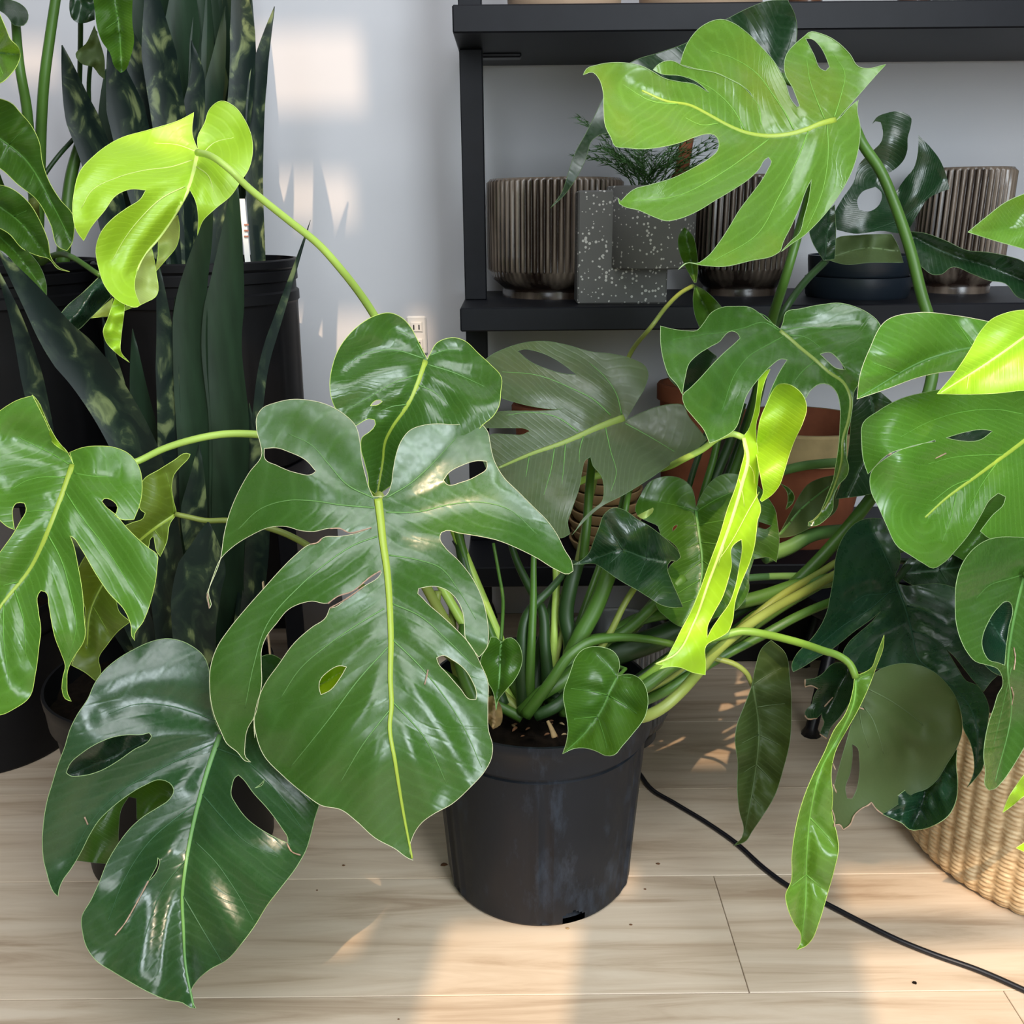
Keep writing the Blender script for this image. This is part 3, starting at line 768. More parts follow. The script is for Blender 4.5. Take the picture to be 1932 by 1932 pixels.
# ------------------------------------------------------------------ nursery pots
def nursery(parent, cx, cy, z0, r0, r1, h, mat='pot', rib_at=None, holes=(), n=180, soil=True):
    bh = h * .17
    pr = [(.001, z0 + .004), (r0 * .86, z0 + .004), (r0 * .9, z0), (r0 * .975, z0), (r0, z0 + .004)]
    k = 18
    for i in range(k): pr.append((r0 + (r1 * .940 - r0) * (i * .012 if i < 12 else .13 + .87 * (i - 11) / 7), z0 + .004 + .0027 * (i + 1) if i < 12 else z0 + .0364 + (h - bh - .048) * (i - 11) / (k - 11)))
    pr += [(r1 * .940, z0 + h - bh - .007), (r1 * .916, z0 + h - bh - .004), (r1 * .920, z0 + h - bh + .001), (r1 * .984, z0 + h - bh + .003), (r1 * .992, z0 + h - .014), (r1, z0 + h - .012), (r1 * 1.004, z0 + h - .003), (r1, z0 + h), (r1 * .975, z0 + h), (r1 * .965, z0 + h - .01), (r1 * .93, z0 + h - bh), (r0 * .96, z0 + .03), (.001, z0 + .03)]
    def skip(a, z, kk):
        if kk < 3 or kk > 17: return False
        return any(((((a - ha + math.pi) % (2 * math.pi)) - math.pi) * r0) ** 2 + (z - z0 - .004) ** 2 < .0150 ** 2 for ha in holes)
    def rf(a, kk):
        q = 0
        if 5 <= kk <= 22 and rib_at:
            for ra in rib_at:
                d = ((a - ra + math.pi) % (2 * math.pi)) - math.pi
                q += .0032 * math.exp(-((abs(d) - .085) / .026) ** 2) - .0022 * math.exp(-(d / .05) ** 2)
        return q
    b = MB().lathe(pr, cx, cy, n, rf, skip).build('pot', M[mat], parent, True)
    smooth_angle(b, 40)
    if soil:
        v, f = [], []
        zs = z0 + h - .022
        for i in range(12):
            for j in range(40):
                a = 2 * math.pi * j / 40; q = r1 * .965 * i / 11
                v.append((cx + q * math.cos(a), cy + q * math.sin(a), zs + random.uniform(-.005, .005) - .004 * (i / 11)))
        for i in range(11):
            for j in range(40): f.append((i*40 + j, i*40 + (j+1) % 40, (i+1)*40 + (j+1) % 40, (i+1)*40 + j))
        mesh('soil', v, f, M['soil'], parent, True)
    return z0 + h - .022

# ================================================================== the split-leaf plant in the middle
pc = PZ(1017, 1626, 0); PX, PY = float(pc[0]), float(pc[1])
r0 = float(P(1186, 1640, PY)[0]) - PX; r1 = r0 * 1.185
PH = .256
mon = empty('potted_monstera', (PX, PY, 0))
tag(mon, 'big split-leaf plant in a black nursery pot standing in the middle of the floor', 'plant')
soil_z = nursery(mon, PX, PY, 0, r0, r1, PH, 'pot', rib_at=(R(-88), R(-30), R(-150), R(90)), holes=(R(-71.5), R(-168), R(20), R(110)))
CX, CY = 1022, PY
# crumbs of bark and a dry curl on the soil
def chip(parent, px, py, Y, n, mat, name, L=1.0):
    c = P(px, py, Y); c = np.array((c[0], c[1], soil_z + .004)); s = float(pxm(c, n)); a = random.uniform(0, 3)
    mb = MB(); m = 6
    t = np.linspace(-1, 1, m); pts = [c + np.array((math.cos(a) * s * L * u, math.sin(a) * s * L * u, .3 * s * (1 - u * u))) for u in t]
    mb.tube(pts, s * .35 * np.sqrt(1.02 - t * t), 6, .55); return mb.build(name, M[mat], parent, True)
for k in range(26):
    chip(mon, random.uniform(930, 1075), random.uniform(1335, 1385), PY - random.uniform(.0, .09), random.uniform(4, 9), random.choice(['bark', 'bark', 'bark_t', 'soil']), 'bark_chip')
stem(mon, '1033,1360,.885 1041,1376,.88 1046,1390,.878', 3, 6, 'bark_t', 'twig')
leaf(mon, (0, 0, 1932), '917,1318 928,1312 940,1322 948,1345 944,1368 930,1376 920,1360', '935,1316 930,1370', '930,1315,.90 930,1375,.885 945,1345,.90', 'tan', None, None, name='dry_leaf', fold=-.02)

FULL = (0, 0, 1932)
A0 = (0, 0, 660); A1 = (640, 0, 660); A2 = (1272, 0, 660); B0 = (0, 640, 660); B1 = (640, 640, 660); B2 = (1272, 640, 660)
C0 = (0, 1272, 660); C2 = (1272, 1272, 660); HERO = (1040, 0, 660); BIG = (380, 740, 720); LOW = (60, 1190, 620)
MR = (1200, 560, 520); ML = (1080, 880, 520); PT = (860, 980, 440); RD = (1480, 960, 452); RE = (1480, 1200, 452); TL = (0, 400, 400)
SH_ = (1540, 180, 392); CR = (380, 1000, 680)

# --- big leaf in front of everything
leaf(mon, BIG, [(BIG, '870,530 850,490 830,420 810,330 803,260 780,170 720,110 640,65 540,40 450,37 370,55 310,80 282,120 280,190 298,260 306,310 '
 '240,410 180,520 140,620 115,720 95,850 40,990 28,1020 40,1095 45,1090 36,1015 60,930 100,840 150,790 250,725 350,683 430,680 500,700 570,705 640,690 700,690 750,712 810,700 860,686 '
 '780,716 700,730 610,740 590,760 550,770 470,830 400,900 310,1000 230,1090 140,1200 80,1290 45,1400 42,1500 60,1620 100,1720 130,1780 180,1820 230,1870 250,1872 225,1850 220,1790 235,1700 270,1640 290,1560 305,1470 303,1380 305,1300 330,1235 380,1170 440,1100 500,1070 560,1058 640,1068 '
 '690,1032 760,1008 860,932 908,903 912,912 905,925 820,985 740,1042 660,1092 650,1092 630,1140 560,1190 470,1270 390,1380 320,1480 280,1580 266,1680 270,1750'), (CR, '280,1000 288,1070 330,1200 440,1320 560,1420 640,1475 750,1500 830,1560 930,1650 1040,1710 1110,1760 1135,1770 1115,1720 1130,1650 1180,1570 1240,1525 1340,1470 1440,1380 1520,1290 1555,1220 1560,1150 1540,1080 1535,950 1532,800 1500,725 1440,614 1366,533 1290,462 1210,392 1172,352'), (BIG, '1095,1020 1100,993 1180,982 1240,1000 1290,1045 1322,1110 1332,1190 1335,1238 1366,1290 1405,1342 1446,1289 1453,1235 1446,1147 1417,1034 1370,940 1304,855 1228,779 1208,745 1215,710 1240,700 1300,712 1400,728 1500,750 1600,790 1700,840 1800,900 1860,920 1882,905 1875,860 1840,800 1800,720 1750,650 1680,580 1600,500 1530,430 1480,340 1460,250 1450,200 1422,165 1385,140 1350,158 1290,165 1200,160 1120,168 1060,190 1010,250 985,320 970,400 960,470 935,522')],
 [(BIG, '895,540 905,620 920,760 940,900 955,1100 960,1250 957,1450 962,1600'), (CR, '1010,1040 1040,1250 1080,1500 1130,1760')],
 '895,540,.895 540,60,.945 1250,170,.95 60,980,.88 300,600,.90 1860,900,.90 1500,600,.90 180,1500,.80 250,1860,.80 940,1000,.835 955,1450,.775 1000,1850,.738 1070,2365,.715 270,1680,.795 1470,1850,.768 1440,1250,.814 1250,1500,.781 600,1500,.782 1250,2150,.738',
 'mid', 'rib_y', 'edge_c', holes=('318,285 380,282 450,305 530,345 580,400 560,415 480,408 380,370 322,338', '1225,445 1250,410 1320,370 1400,347 1445,350 1445,385 1400,420 1320,455 1240,465',
 '1190,1345 1220,1332 1270,1355 1330,1400 1370,1460 1393,1530 1390,1556 1362,1556 1310,1500 1240,1420 1200,1375', '596,1500 600,1460 640,1415 700,1385 735,1390 700,1450 650,1510 605,1532'),
 veins=('870,535 740,470 640,360 560,270 440,210', '875,585 700,570 560,550 440,548 300,590 180,700', '890,730 780,770 640,860 500,980 330,1180 265,1380 220,1600', '925,1095 800,1170 640,1280 500,1400 400,1550', '935,535 1060,460 1180,350 1290,230',
 '935,608 1100,605 1250,570 1400,556 1550,590 1700,720', '950,825 1100,850 1210,890 1300,1000 1390,1150', '965,1070 1100,1130 1250,1260 1390,1400', '965,1250 1090,1370 1200,1500 1330,1700 1420,1900', '955,1280 800,1450 650,1650 450,1900', '962,1560 1130,1750 1240,1980', '960,1600 820,1780 700,1980'),
 fold=.002, quilt=.0045, rpx=(8.5, 2), vpx=1.7, vmat='vein_g', torn=('640,1070 690,1034 760,1010 860,932 908,903', '652,1092 740,1042 820,985', '860,686 810,700 750,712 700,690 650,690', '610,740 590,760 550,770', '40,1095 30,1020', '1130,1480 1140,1440 1147,1405'),
 label='largest glossy green leaf with a pink-edged tear beside its midrib')

# --- heart leaf above it
leaf(mon, B1, '486,112 458,55 430,0 395,-65 350,-115 280,-145 200,-130 120,-85 50,-20 0,50 -40,160 -52,250 -42,330 0,410 60,455 90,480 120,460 160,440 195,445 200,470 170,510 125,545 120,600 140,680 160,760 172,835 212,862 300,800 500,720 700,620 790,475 845,430 882,370 892,290 895,210 835,140 770,80 690,8 640,-8 580,0 540,20 505,75',
 '478,120 440,230 380,360 290,490 255,560 240,680 212,850', '478,120,1.00 200,-130,1.04 640,0,1.05 -40,250,1.00 890,250,1.02 300,480,.965 210,850,.955 750,550,.99', 'mid', 'rib_y', 'edge_y',
 holes=('172,368 190,345 225,335 238,345 215,362',), veins=('465,105 300,60 150,80 20,160', '450,190 300,240 150,330 20,400', '430,250 520,290 600,360', '380,360 300,370 220,400', '490,140 620,180 800,260', '470,100 400,-10 300,-60', '500,90 590,60 660,60'), fold=.022, quilt=.006, rpx=(6.5, 2), vmat='vein_g')

# --- dusky leaf to the right of it
leaf(mon, B1, '1580,450 1592,430 1640,350 1690,260 1705,180 1690,150 1620,110 1500,80 1400,70 1250,30 1150,12 1050,15 920,50 830,95 770,160 780,250 890,322 960,345 1060,370 1200,386 1245,383 1200,390 1100,396 1000,396 870,405 800,440 780,490 880,490 960,490 1030,495 1052,507 1020,525 930,526 830,532 790,600 830,750 950,900 1050,980 1150,1060 1226,1098 1275,1075 1262,1015 1285,940 1330,800 1343,720 1362,665 1388,650 1402,700 1445,750 1462,840 1452,895 1400,940 1340,1000 1306,1055 1285,1082 1330,1030 1450,922 1570,860 1700,780 1850,680 1930,640 2030,556 2000,515 1932,430 1890,360 1850,358 1750,375 1660,410',
 '1572,437 1450,482 1250,570 1050,640 880,712', '1572,437,1.10 1050,15,1.16 1690,200,1.15 850,700,1.02 1220,1090,.98 1290,1080,1.0 1450,900,1.02 2030,555,1.10 1850,380,1.12 830,300,1.08', 'dusk', 'rib_o', 'edge_d',
 holes=('985,65 1010,57 1100,70 1200,115 1312,196 1250,192 1150,165 1050,120',), veins=('1560,415 1530,300 1450,190 1380,130', '1500,420 1400,330 1280,270 1100,200 900,180', '1320,510 1200,430 1050,405 920,420', '1470,485 1500,620 1530,740 1500,840', '1580,465 1700,530 1850,620', '1190,600 1170,720 1130,860', '1350,535 1330,600 1325,680', '1250,575 1240,700 1230,800', '1050,645 1030,760'),
 fold=.018, quilt=.004, rpx=(9, 3), vmat='vein_g')

# --- leaf low on the left, over the floor
leaf(mon, LOW, [(LOW, '1108,600 1070,510 1048,400 1046,300 1040,220 1010,150 940,90 860,55 780,47 700,65 600,110 500,170 420,240 370,310 330,400 270,490 225,580 195,680 150,800 120,900 90,1000 70,1120 62,1250 70,1350 90,1430 110,1500 130,1540 155,1562 160,1520 180,1470 230,1400 290,1300 340,1200 390,1120 470,1040 560,970 660,910 760,876 810,895 835,935 810,990 740,1040 660,1090 590,1150 510,1250 440,1370 400,1470 350,1580'), (C0, '450,1350 455,1420 480,1510 530,1580 620,1640 720,1700 830,1760 930,1800 1010,1815 1050,1840 1082,1845 1060,1800 1055,1750 1090,1690 1160,1630 1250,1580 1340,1480 1400,1400 1480,1270 1550,1180 1640,1060 1690,970 1720,870 1740,790 1762,720'), (LOW, '1695,985 1685,830 1640,560 1560,330 1480,180 1400,140 1320,170 1240,300 1170,450 1125,590')],
 [(LOW, '1110,612 1060,750 1000,950 950,1150 905,1400 887,1560'), (C0, '1015,1400 1025,1600 1070,1840')],
 '1110,612,.83 860,55,.90 330,400,.86 62,1250,.81 155,1562,.785 1000,950,.785 905,1400,.735 300,1720,.73 890,1800,.695 960,2215,.675 1650,1300,.77 1690,1000,.82 1400,150,.90 1350,1750,.70 600,1500,.75',
 'deep', 'rib_g', 'edge_g', holes=('202,835 220,790 300,715 400,655 480,625 560,612 650,610 690,600 705,620 690,645 600,700 500,770 400,825 300,852 220,850', '1178,905 1195,862 1215,848 1240,870 1300,950 1390,1050 1470,1160 1505,1220 1505,1250 1440,1220 1350,1170 1260,1100 1200,1020 1172,965', '740,1335 750,1345 746,1390 700,1460 685,1472 720,1410 738,1370', '1312,925 1350,898 1368,872 1356,905'),
 veins=('1085,530 950,480 800,440 600,435 450,490', '1085,655 900,740 700,840 500,960 330,1150 240,1320', '985,1000 850,1100 700,1230 550,1450 450,1700', '960,1240 1080,1360 1180,1500 1300,1700', '1000,960 1120,1100 1270,1250 1450,1330', '1085,690 1250,760 1400,900 1580,1150', '920,1330 780,1500 680,1750 620,2000', '890,1560 1000,1750 1120,1950', '1110,600 1180,450 1300,300'),
 fold=.026, quilt=.006, rpx=(6.5, 2), torn=('1500,1250 1530,1300 1580,1320', '685,1472 600,1630 540,1730 490,1790', '310,1095 330,1140'), label='dark glossy leaf reaching low over the floor')
leaf(mon, LOW, '260,1350 350,1362 440,1370 505,1260 510,1180 530,1040 570,975 615,985 618,1110 700,1095 870,950 860,800 700,780 500,850 340,1100', None, '260,1350,.84 870,900,.86 440,1370,.83', 'moss', None, 'edge_d', wob=.004)
leaf(mon, LOW, '170,870 260,700 420,590 640,560 800,580 730,720 560,830 340,900', '780,600 480,740 190,860', '170,870,.90 800,580,.92 400,890,.89 400,600,.91', 'teal', 'rib_d', 'edge_d')
leaf(mon, FULL, '588,1268 620,1248 664,1248 668,1275 636,1290 612,1312 594,1306', '590,1300 664,1258', '600,1290,.90 588,1268,.91 664,1260,.90', 'neon', 'rib_p', 'edge_y')

# --- left leaf with long fingers
leaf(mon, B0, '405,690 370,620 300,550 240,430 180,312 100,335 0,395 -90,470 -160,600 -170,780 -100,930 0,1002 40,1035 80,1052 70,985 72,930 90,905 135,905 145,935 110,1010 70,1080 20,1150 -60,1260 -150,1450 -200,1700 -160,1950 -80,2060 0,2075 80,2040 160,1980 195,1850 215,1700 225,1600 212,1500 210,1410 225,1388 250,1395 270,1470 285,1560 305,1650 340,1740 360,1800 345,1880 345,1950 360,1985 395,2000 374,1960 370,1900 374,1830 400,1770 468,1650 465,1540 455,1400 430,1250 400,1120 386,1085 400,1092 450,1160 520,1280 600,1400 690,1500 725,1590 728,1640 745,1665 742,1640 790,1560 840,1420 868,1250 868,1190 830,1160 770,1110 690,1030 640,970 580,920 562,895 575,880 610,885 650,930 634,975 670,995 740,995 775,900 785,800 765,700 720,640 640,600 550,590 450,600 385,625',
 '402,695 355,830 270,1050 170,1260 0,1480 -100,1640', '402,695,.905 180,320,.95 -150,700,.93 700,620,.95 780,850,.93 860,1200,.90 745,1660,.875 270,1050,.865 360,1990,.86 460,1600,.855 0,2070,.80 -150,1500,.82 150,1700,.82',
 'fresh', 'rib_y', 'edge_y', veins=('380,690 300,640 200,590 100,540', '365,765 250,760 150,780 60,830', '280,945 200,948 150,955', '360,840 450,980 560,1120 700,1330 790,1470', '268,1085 330,1200 390,1400 420,1600 380,1760', '110,1340 80,1345 20,1360', '80,1380 130,1550 140,1750', '410,740 500,755 600,760', '20,1460 20,1650 50,1900'),
 fold=.022, quilt=.006, rpx=(6.5, 2.5), label='fresh green leaf with long fingers, cut by the left edge')
leaf(mon, B0, '178,308 200,330 260,455 312,552 380,632 300,580 236,480 186,400 174,350', None, '180,310,.945 310,555,.90 200,380,.94', 'lime', None, 'edge_y', name='leaf_edge_fold')
leaf(mon, B0, '972,965 960,900 948,820 960,750 1000,700 1045,650 1050,635 1030,630 960,670 880,720 790,780 770,880 775,940 802,960 790,990 740,1010 690,1030 560,1100 470,1200 430,1280 440,1400 470,1480 450,1650 395,1800 470,1840 530,1888 555,1850 545,1760 590,1690 655,1610 720,1560 655,1500 640,1440 580,1340 700,1250 820,1150 836,1095 850,1090 870,1180 885,1200 920,1120 940,1015',
 '970,965 870,1030 770,1110 600,1300 500,1500 480,1700', '970,965,1.00 1040,640,1.03 780,800,1.0 480,1300,.97 530,1880,.96 900,1200,1.0', 'olive', 'rib_y', 'edge_y', nv=5, label='yellow-olive leaf behind the fingered leaf')

# --- lime leaf high on the left
leaf(mon, A0, '1095,835 1062,740 1070,622 1000,660 830,715 650,770 520,860 440,950 410,1060 402,1180 425,1280 462,1330 500,1260 580,1160 640,1080 720,1045 805,1050 780,1095 700,1150 620,1210 560,1280 530,1370 545,1480 580,1580 640,1650 700,1685 760,1695 775,1685 745,1600 755,1500 800,1410 880,1310 960,1200 1010,1115 1045,1040 1080,1110 1095,1200 1090,1300 1120,1220 1180,1160 1280,1075 1330,1000 1370,940 1393,860 1390,760 1350,660 1290,585 1220,558 1160,600 1130,680 1092,760',
 '1090,860 1075,930 1045,1030 1000,1120 880,1310 790,1420 750,1510', '1090,850,1.01 1070,622,1.07 405,1180,0.97 462,1330,0.96 1220,560,1.07 1390,850,1.04 1090,1300,1.01 640,1650,0.93 775,1690,0.92 560,1300,0.95 900,800,1.03 1010,1110,0.97', 'lime', 'rib_p', 'edge_y',
 veins=('1060,885 950,920 800,940 650,980 500,1060 450,1150', '1020,1030 900,1090 780,1200 680,1330 620,1440', '1090,840 980,800 850,790', '1110,860 1180,790 1290,760', '1085,920 1150,970 1180,1060'), fold=.03, quilt=.005, rpx=(5, 2), label='lime young leaf with curled lobes on a long arching stalk')
leaf(mon, A0, '775,1685 745,1600 755,1500 800,1410 838,1370 862,1500 858,1640 800,1672', None, '775,1685,0.94 830,1380,0.97 860,1640,0.96', 'pale', None, 'edge_y', name='leaf_underside')
leaf(mon, A0, '880,1310 930,1240 982,1188 992,1270 975,1360 920,1430 858,1502 872,1410', None, '880,1310,1. 985,1190,1.02 858,1500,1.', 'pale', None, 'edge_y', name='leaf_underside')
leaf(mon, TL, '1045,785 1135,840 1130,920 1102,1150 1100,1270 1180,1372 1060,1285 960,1170 940,1090 980,980 1020,860', None, '1045,785,.895 1180,1370,.90 960,1100,.90', 'lime', None, 'edge_y', name='leaf_lobe')
leaf(mon, TL, '832,966 940,860 1028,785 1012,870 980,950', None, '832,966,.925 1028,785,.90 980,950,.915', 'pale', None, 'edge_y', name='leaf_lobe')
leaf(mon, TL, '1130,900 1150,845 1285,838 1210,868', None, '1130,900,.905 1285,838,.90 1200,870,.905', 'lime', None, 'edge_y', name='leaf_lobe')

# --- large pale green leaf at the top right
leaf(mon, HERO, '1575,665 1600,645 1640,600 1696,552 1690,600 1706,700 1700,800 1670,920 1600,1060 1530,1160 1450,1250 1385,1310 1330,1345 1295,1372 1270,1390 1325,1330 1370,1288 1396,1200 1420,1110 1438,992 1424,1015 1370,1150 1320,1260 1280,1340 1262,1390 1240,1405 1100,1440 950,1472 830,1465 740,1455 700,1490 760,1450 800,1455 860,1420 920,1350 980,1260 1040,1160 1100,1080 1160,1000 1200,930 1216,890 1200,868 1180,880 1150,930 1090,990 1000,1050 900,1110 800,1170 700,1210 640,1220 560,1195 480,1160 400,1140 375,1125 370,1095 385,1112 410,1085 450,1050 550,1020 680,980 780,930 880,870 920,830 925,780 900,745 860,740 800,755 720,785 620,810 500,823 400,815 355,810 330,760 300,700 290,600 285,500 260,430 230,400 175,415 195,380 250,360 350,345 420,348 500,365 560,395 620,430 700,450 790,465 870,512 850,490 800,450 720,420 600,405 562,385 600,350 660,335 740,370 850,390 920,405 990,440 1060,480 1116,540 1100,512 1050,470 960,425 900,400 800,380 712,355 730,290 770,210 840,140 950,108 1000,125 1080,180 1160,260 1230,340 1290,450 1330,560 1358,592 1372,585 1335,490 1290,400 1300,300 1350,240 1398,200 1420,180 1500,190 1570,225 1650,300 1700,370 1740,378 1850,355 1790,420 1720,500 1650,580 1600,635',
 '1570,662 1500,680 1400,720 1300,745 1200,752 1080,735 980,695 880,640 760,580 640,560 500,500',
 '1570,665,1.12 950,110,1.16 175,415,1.06 300,650,1.04 370,1100,1.01 700,1490,1.00 1270,1385,1.06 1700,700,1.15 1850,355,1.19 1420,190,1.22 1000,1300,1.02 800,1000,1.05 600,500,1.07 1200,752,1.10', 'hero', 'rib_y', 'edge_g',
 holes=('1404,212 1440,216 1480,250 1515,310 1537,370 1515,392 1495,385 1450,300',),
 veins=('1340,715 1290,620 1230,530 1130,400 1000,320 880,280', '1510,655 1470,560 1430,450 1410,320', '1565,645 1600,530 1620,400 1560,300', '1070,720 1010,610 900,500 750,420', '1160,690 1130,560 1110,545', '1200,770 1080,860 950,950 700,1080 450,1110', '1420,725 1350,900 1250,1100 1150,1280 900,1440', '1525,690 1530,850 1500,1050 1400,1290', '930,680 830,690 740,650', '700,575 560,560 400,470'),
 fold=.020, quilt=.007, rpx=(6, 2), vpx=1.6, label='large light green split leaf rising over the shelf')
stem(mon, '1545,235,1.15 1530,350,1.12 1505,445,1.09 1480,530,1.09 1458,600,1.14 1440,700,1.17 1380,900,1.17 1250,1120,1.10 1130,1250,1.0 1050,1335,.98', 8, 13, 'stem')
leaf(mon, HERO, '285,545 240,640 190,740 130,850 90,970 60,1060 -5,1150 70,1080 140,980 190,880 230,770 310,735 400,760 700,720 1000,640 1200,500 1290,370 1345,260 1357,190 1345,80 1305,0 1200,5 1100,40 960,110 880,150 750,235 600,290 440,345 350,420',
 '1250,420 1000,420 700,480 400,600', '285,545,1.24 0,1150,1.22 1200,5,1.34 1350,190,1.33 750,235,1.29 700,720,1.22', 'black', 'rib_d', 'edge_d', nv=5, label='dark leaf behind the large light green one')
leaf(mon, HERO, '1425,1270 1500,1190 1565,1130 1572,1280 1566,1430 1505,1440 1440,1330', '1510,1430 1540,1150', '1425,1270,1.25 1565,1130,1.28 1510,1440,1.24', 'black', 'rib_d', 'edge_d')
stem(mon, '1558,492,1.25 1520,530,1.2 1490,570,1.16 1460,620,1.16 1420,760,1.18 1300,1050,1.13 1150,1230,1.03 1060,1335,.98', 7, 9, 'stem_d')
leaf(mon, HERO, '790,1562 740,1470 705,1380 705,1300 735,1255 780,1300 802,1380 810,1480 802,1560', '795,1560 770,1430 738,1260', '790,1560,1.2 735,1255,1.22 810,1450,1.21', 'moss', 'rib_d', 'edge_d')
leaf(mon, HERO, '792,1575 850,1605 900,1650 940,1695 880,1750 822,1815 796,1750 783,1650', '795,1575 830,1660 870,1730', '790,1575,1.2 820,1810,1.17 940,1690,1.18', 'moss', 'rib_d', 'edge_d')
stem(mon, '1308,539,1.2 1285,552,1.19 1258,578,1.17 1230,615,1.15 1192,662,1.2 1160,760,1.2 1110,960,1.14 1070,1150,1.02 1030,1330,.98', 4, 6, 'stem_y')

# --- leaf in the middle right
leaf(mon, MR, '1012,228 1030,180 1050,110 1150,85 1300,55 1430,45 1520,65 1620,110 1700,180 1722,230 1690,330 1645,430 1592,556 1570,600 1530,660 1516,780 1500,880 1480,960 1475,1060 1480,1150 1490,1180 1480,1250 1420,1320 1385,1400 1375,1500 1330,1560 1260,1605 1205,1606 1210,1580 1260,1560 1310,1470 1350,1370 1380,1290 1400,1180 1420,1050 1430,900 1430,760 1400,660 1350,615 1290,610 1220,660 1180,720 1100,740 1000,765 900,785 960,620 1010,520 1060,442 1020,435 950,480 880,550 830,610 770,700 740,800 690,930 620,980 560,1010 515,1025 480,940 400,840 340,760 328,690 380,640 450,570 540,470 620,390 700,320 730,290 715,260 670,240 630,260 590,310 520,350 440,400 370,470 345,560 330,640 326,688 290,620 230,550 200,470 175,350 172,205 250,225 350,238 430,235 470,190 530,110 600,75 700,68 800,75 870,120 920,165 960,190',
 '1008,240 1050,272 1150,360 1250,440 1350,530 1450,600 1500,700 1492,850 1450,1000 1440,1150 1400,1300 1300,1510 1210,1600', '1008,240,1.07 172,205,1.02 700,70,1.10 1430,45,1.13 1720,230,1.10 515,1025,.97 1205,1605,.96 1480,1150,.98 1450,620,1.03 900,780,1.0 330,680,.99 800,500,1.03', 'mid', 'rib_o', 'edge_g',
 holes=('1290,402 1350,388 1420,440 1470,512 1400,500 1340,450',), veins=('1000,235 900,180 750,220 600,250 440,270 260,300', '1040,275 900,350 800,410 720,500 600,800', '1250,455 1170,520 1110,600 1080,700', '1060,268 1180,280 1300,360', '1020,235 1150,215 1350,220 1550,200', '980,220 900,130 760,100'), fold=.018, quilt=.006, rpx=(5, 2), label='split leaf with one long curled finger in front of the terracotta pots')
stem(mon, '1472,622,1.09 1400,690,1.09 1330,740,1.10 1290,770,1.13 1200,900,1.15 1120,1100,1.06 1040,1330,.98', 5, 8, 'stem')
leaf(mon, FULL, '1580,640 1640,720 1700,780 1720,900 1650,930 1575,942 1590,900 1605,800', '1600,650 1650,800 1600,935', '1580,640,1.12 1720,900,1.08 1575,940,1.06', 'black', 'rib_d', 'edge_d')

leaf(mon, FULL, '1262,655 1300,640 1352,672 1348,715 1295,745 1258,705', None, '1262,655,1.14 1350,680,1.16 1290,745,1.13', 'black', None, 'edge_d')
# --- bright folded leaf
leaf(mon, ML, '1386,-681 1320,-650 1300,-560 1285,-440 1260,-330 1230,-250 1198,-208 1206,-90 1186,-10 1146,140 1090,290 1030,490 960,680 900,850 830,1020 760,1150 700,1270 640,1360 575,1384 640,1394 608,1420 700,1402 760,1410 830,1440 932,1462 935,1380 938,1255 1030,1200 1090,1160 1120,1090 1140,950 1190,800 1240,680 1275,560 1290,450 1300,370 1318,320 1315,265 1295,220 1300,100 1308,0 1300,-100 1288,-210 1292,-320 1305,-360 1320,-480 1350,-600',
 '1200,-200 1230,-60 1190,120 1130,330 1050,560 960,800 850,1100 720,1320 585,1384', '1386,-680,1.0 1200,-205,.965 575,1384,.84 932,1460,.86 1315,300,.94 960,680,.89 1140,950,.92', 'neon', 'rib_p', 'edge_y',
 holes=('1186,512 1190,560 1170,700 1140,850 1100,960 1030,1060 970,1150 944,1205 946,1130 990,1030 1050,920 1090,800 1115,700 1122,560 1160,525',), veins=('1215,-40 1270,40 1275,120', '1170,90 1195,200 1205,280', '1310,180 1240,300 1120,520 1010,680', '1060,560 1020,700'), fold=-.010, quilt=.003, rpx=(4.5, 2), label='bright yellow-green folded leaf hanging edge on')
leaf(mon, MR, '990,620 1060,612 1120,640 1180,710 1196,780 1170,880 1110,1010 1070,1120 1040,1220 1000,1330 950,1390 882,1436 868,1424 890,1380 880,1300 860,1200 845,1100 850,980 870,860 920,740 958,660', None, '1060,612,.945 880,1430,.935 1190,780,.915 850,1000,.963', 'neon', None, 'edge_y', name='leaf_lobe', wob=.004)
stem(mon, '1402,826,.965 1385,819,.965 1360,824,.97 1325,848,.98 1290,866,.99 1262,880,1.06 1200,892,1.14 1110,902,1.15 1060,930,1.12 1050,1100,1.03 1040,1320,.98', 6, 8, 'stem_l')

# --- leaves near the crown
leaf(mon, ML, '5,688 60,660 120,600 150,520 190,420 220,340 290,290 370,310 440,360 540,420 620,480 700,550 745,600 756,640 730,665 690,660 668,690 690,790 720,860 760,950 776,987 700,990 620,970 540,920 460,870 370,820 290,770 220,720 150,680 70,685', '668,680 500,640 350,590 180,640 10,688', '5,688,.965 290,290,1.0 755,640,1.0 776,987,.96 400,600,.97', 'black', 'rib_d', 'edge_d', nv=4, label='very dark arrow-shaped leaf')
leaf(mon, ML, '866,292 855,210 830,140 780,95 700,70 620,75 540,110 490,180 450,260 440,310 480,360 540,390 600,420 620,480 680,520 740,580 760,640 690,690 670,720 690,800 700,860 640,900 580,950 600,1000 650,1050 770,1125 900,1100 1000,1060 1140,1010 1210,930 1238,860 1235,780 1270,650 1385,640 1430,672 1440,610 1450,520 1437,400 1420,300 1380,235 1280,120 1150,55 1060,55 990,90 930,160 890,230',
 '868,310 890,480 910,640 905,780 860,950 770,1110', '866,300,1.06 540,110,1.10 1100,60,1.09 1430,670,1.03 770,1125,.99 650,750,1.03', 'moss', 'rib_g', 'edge_d', holes=('700,440 720,412 738,410 726,436 700,456', '1305,385 1395,415 1360,440 1300,425'), nv=6, label='heart-shaped yellow-green leaf behind the folded leaf')
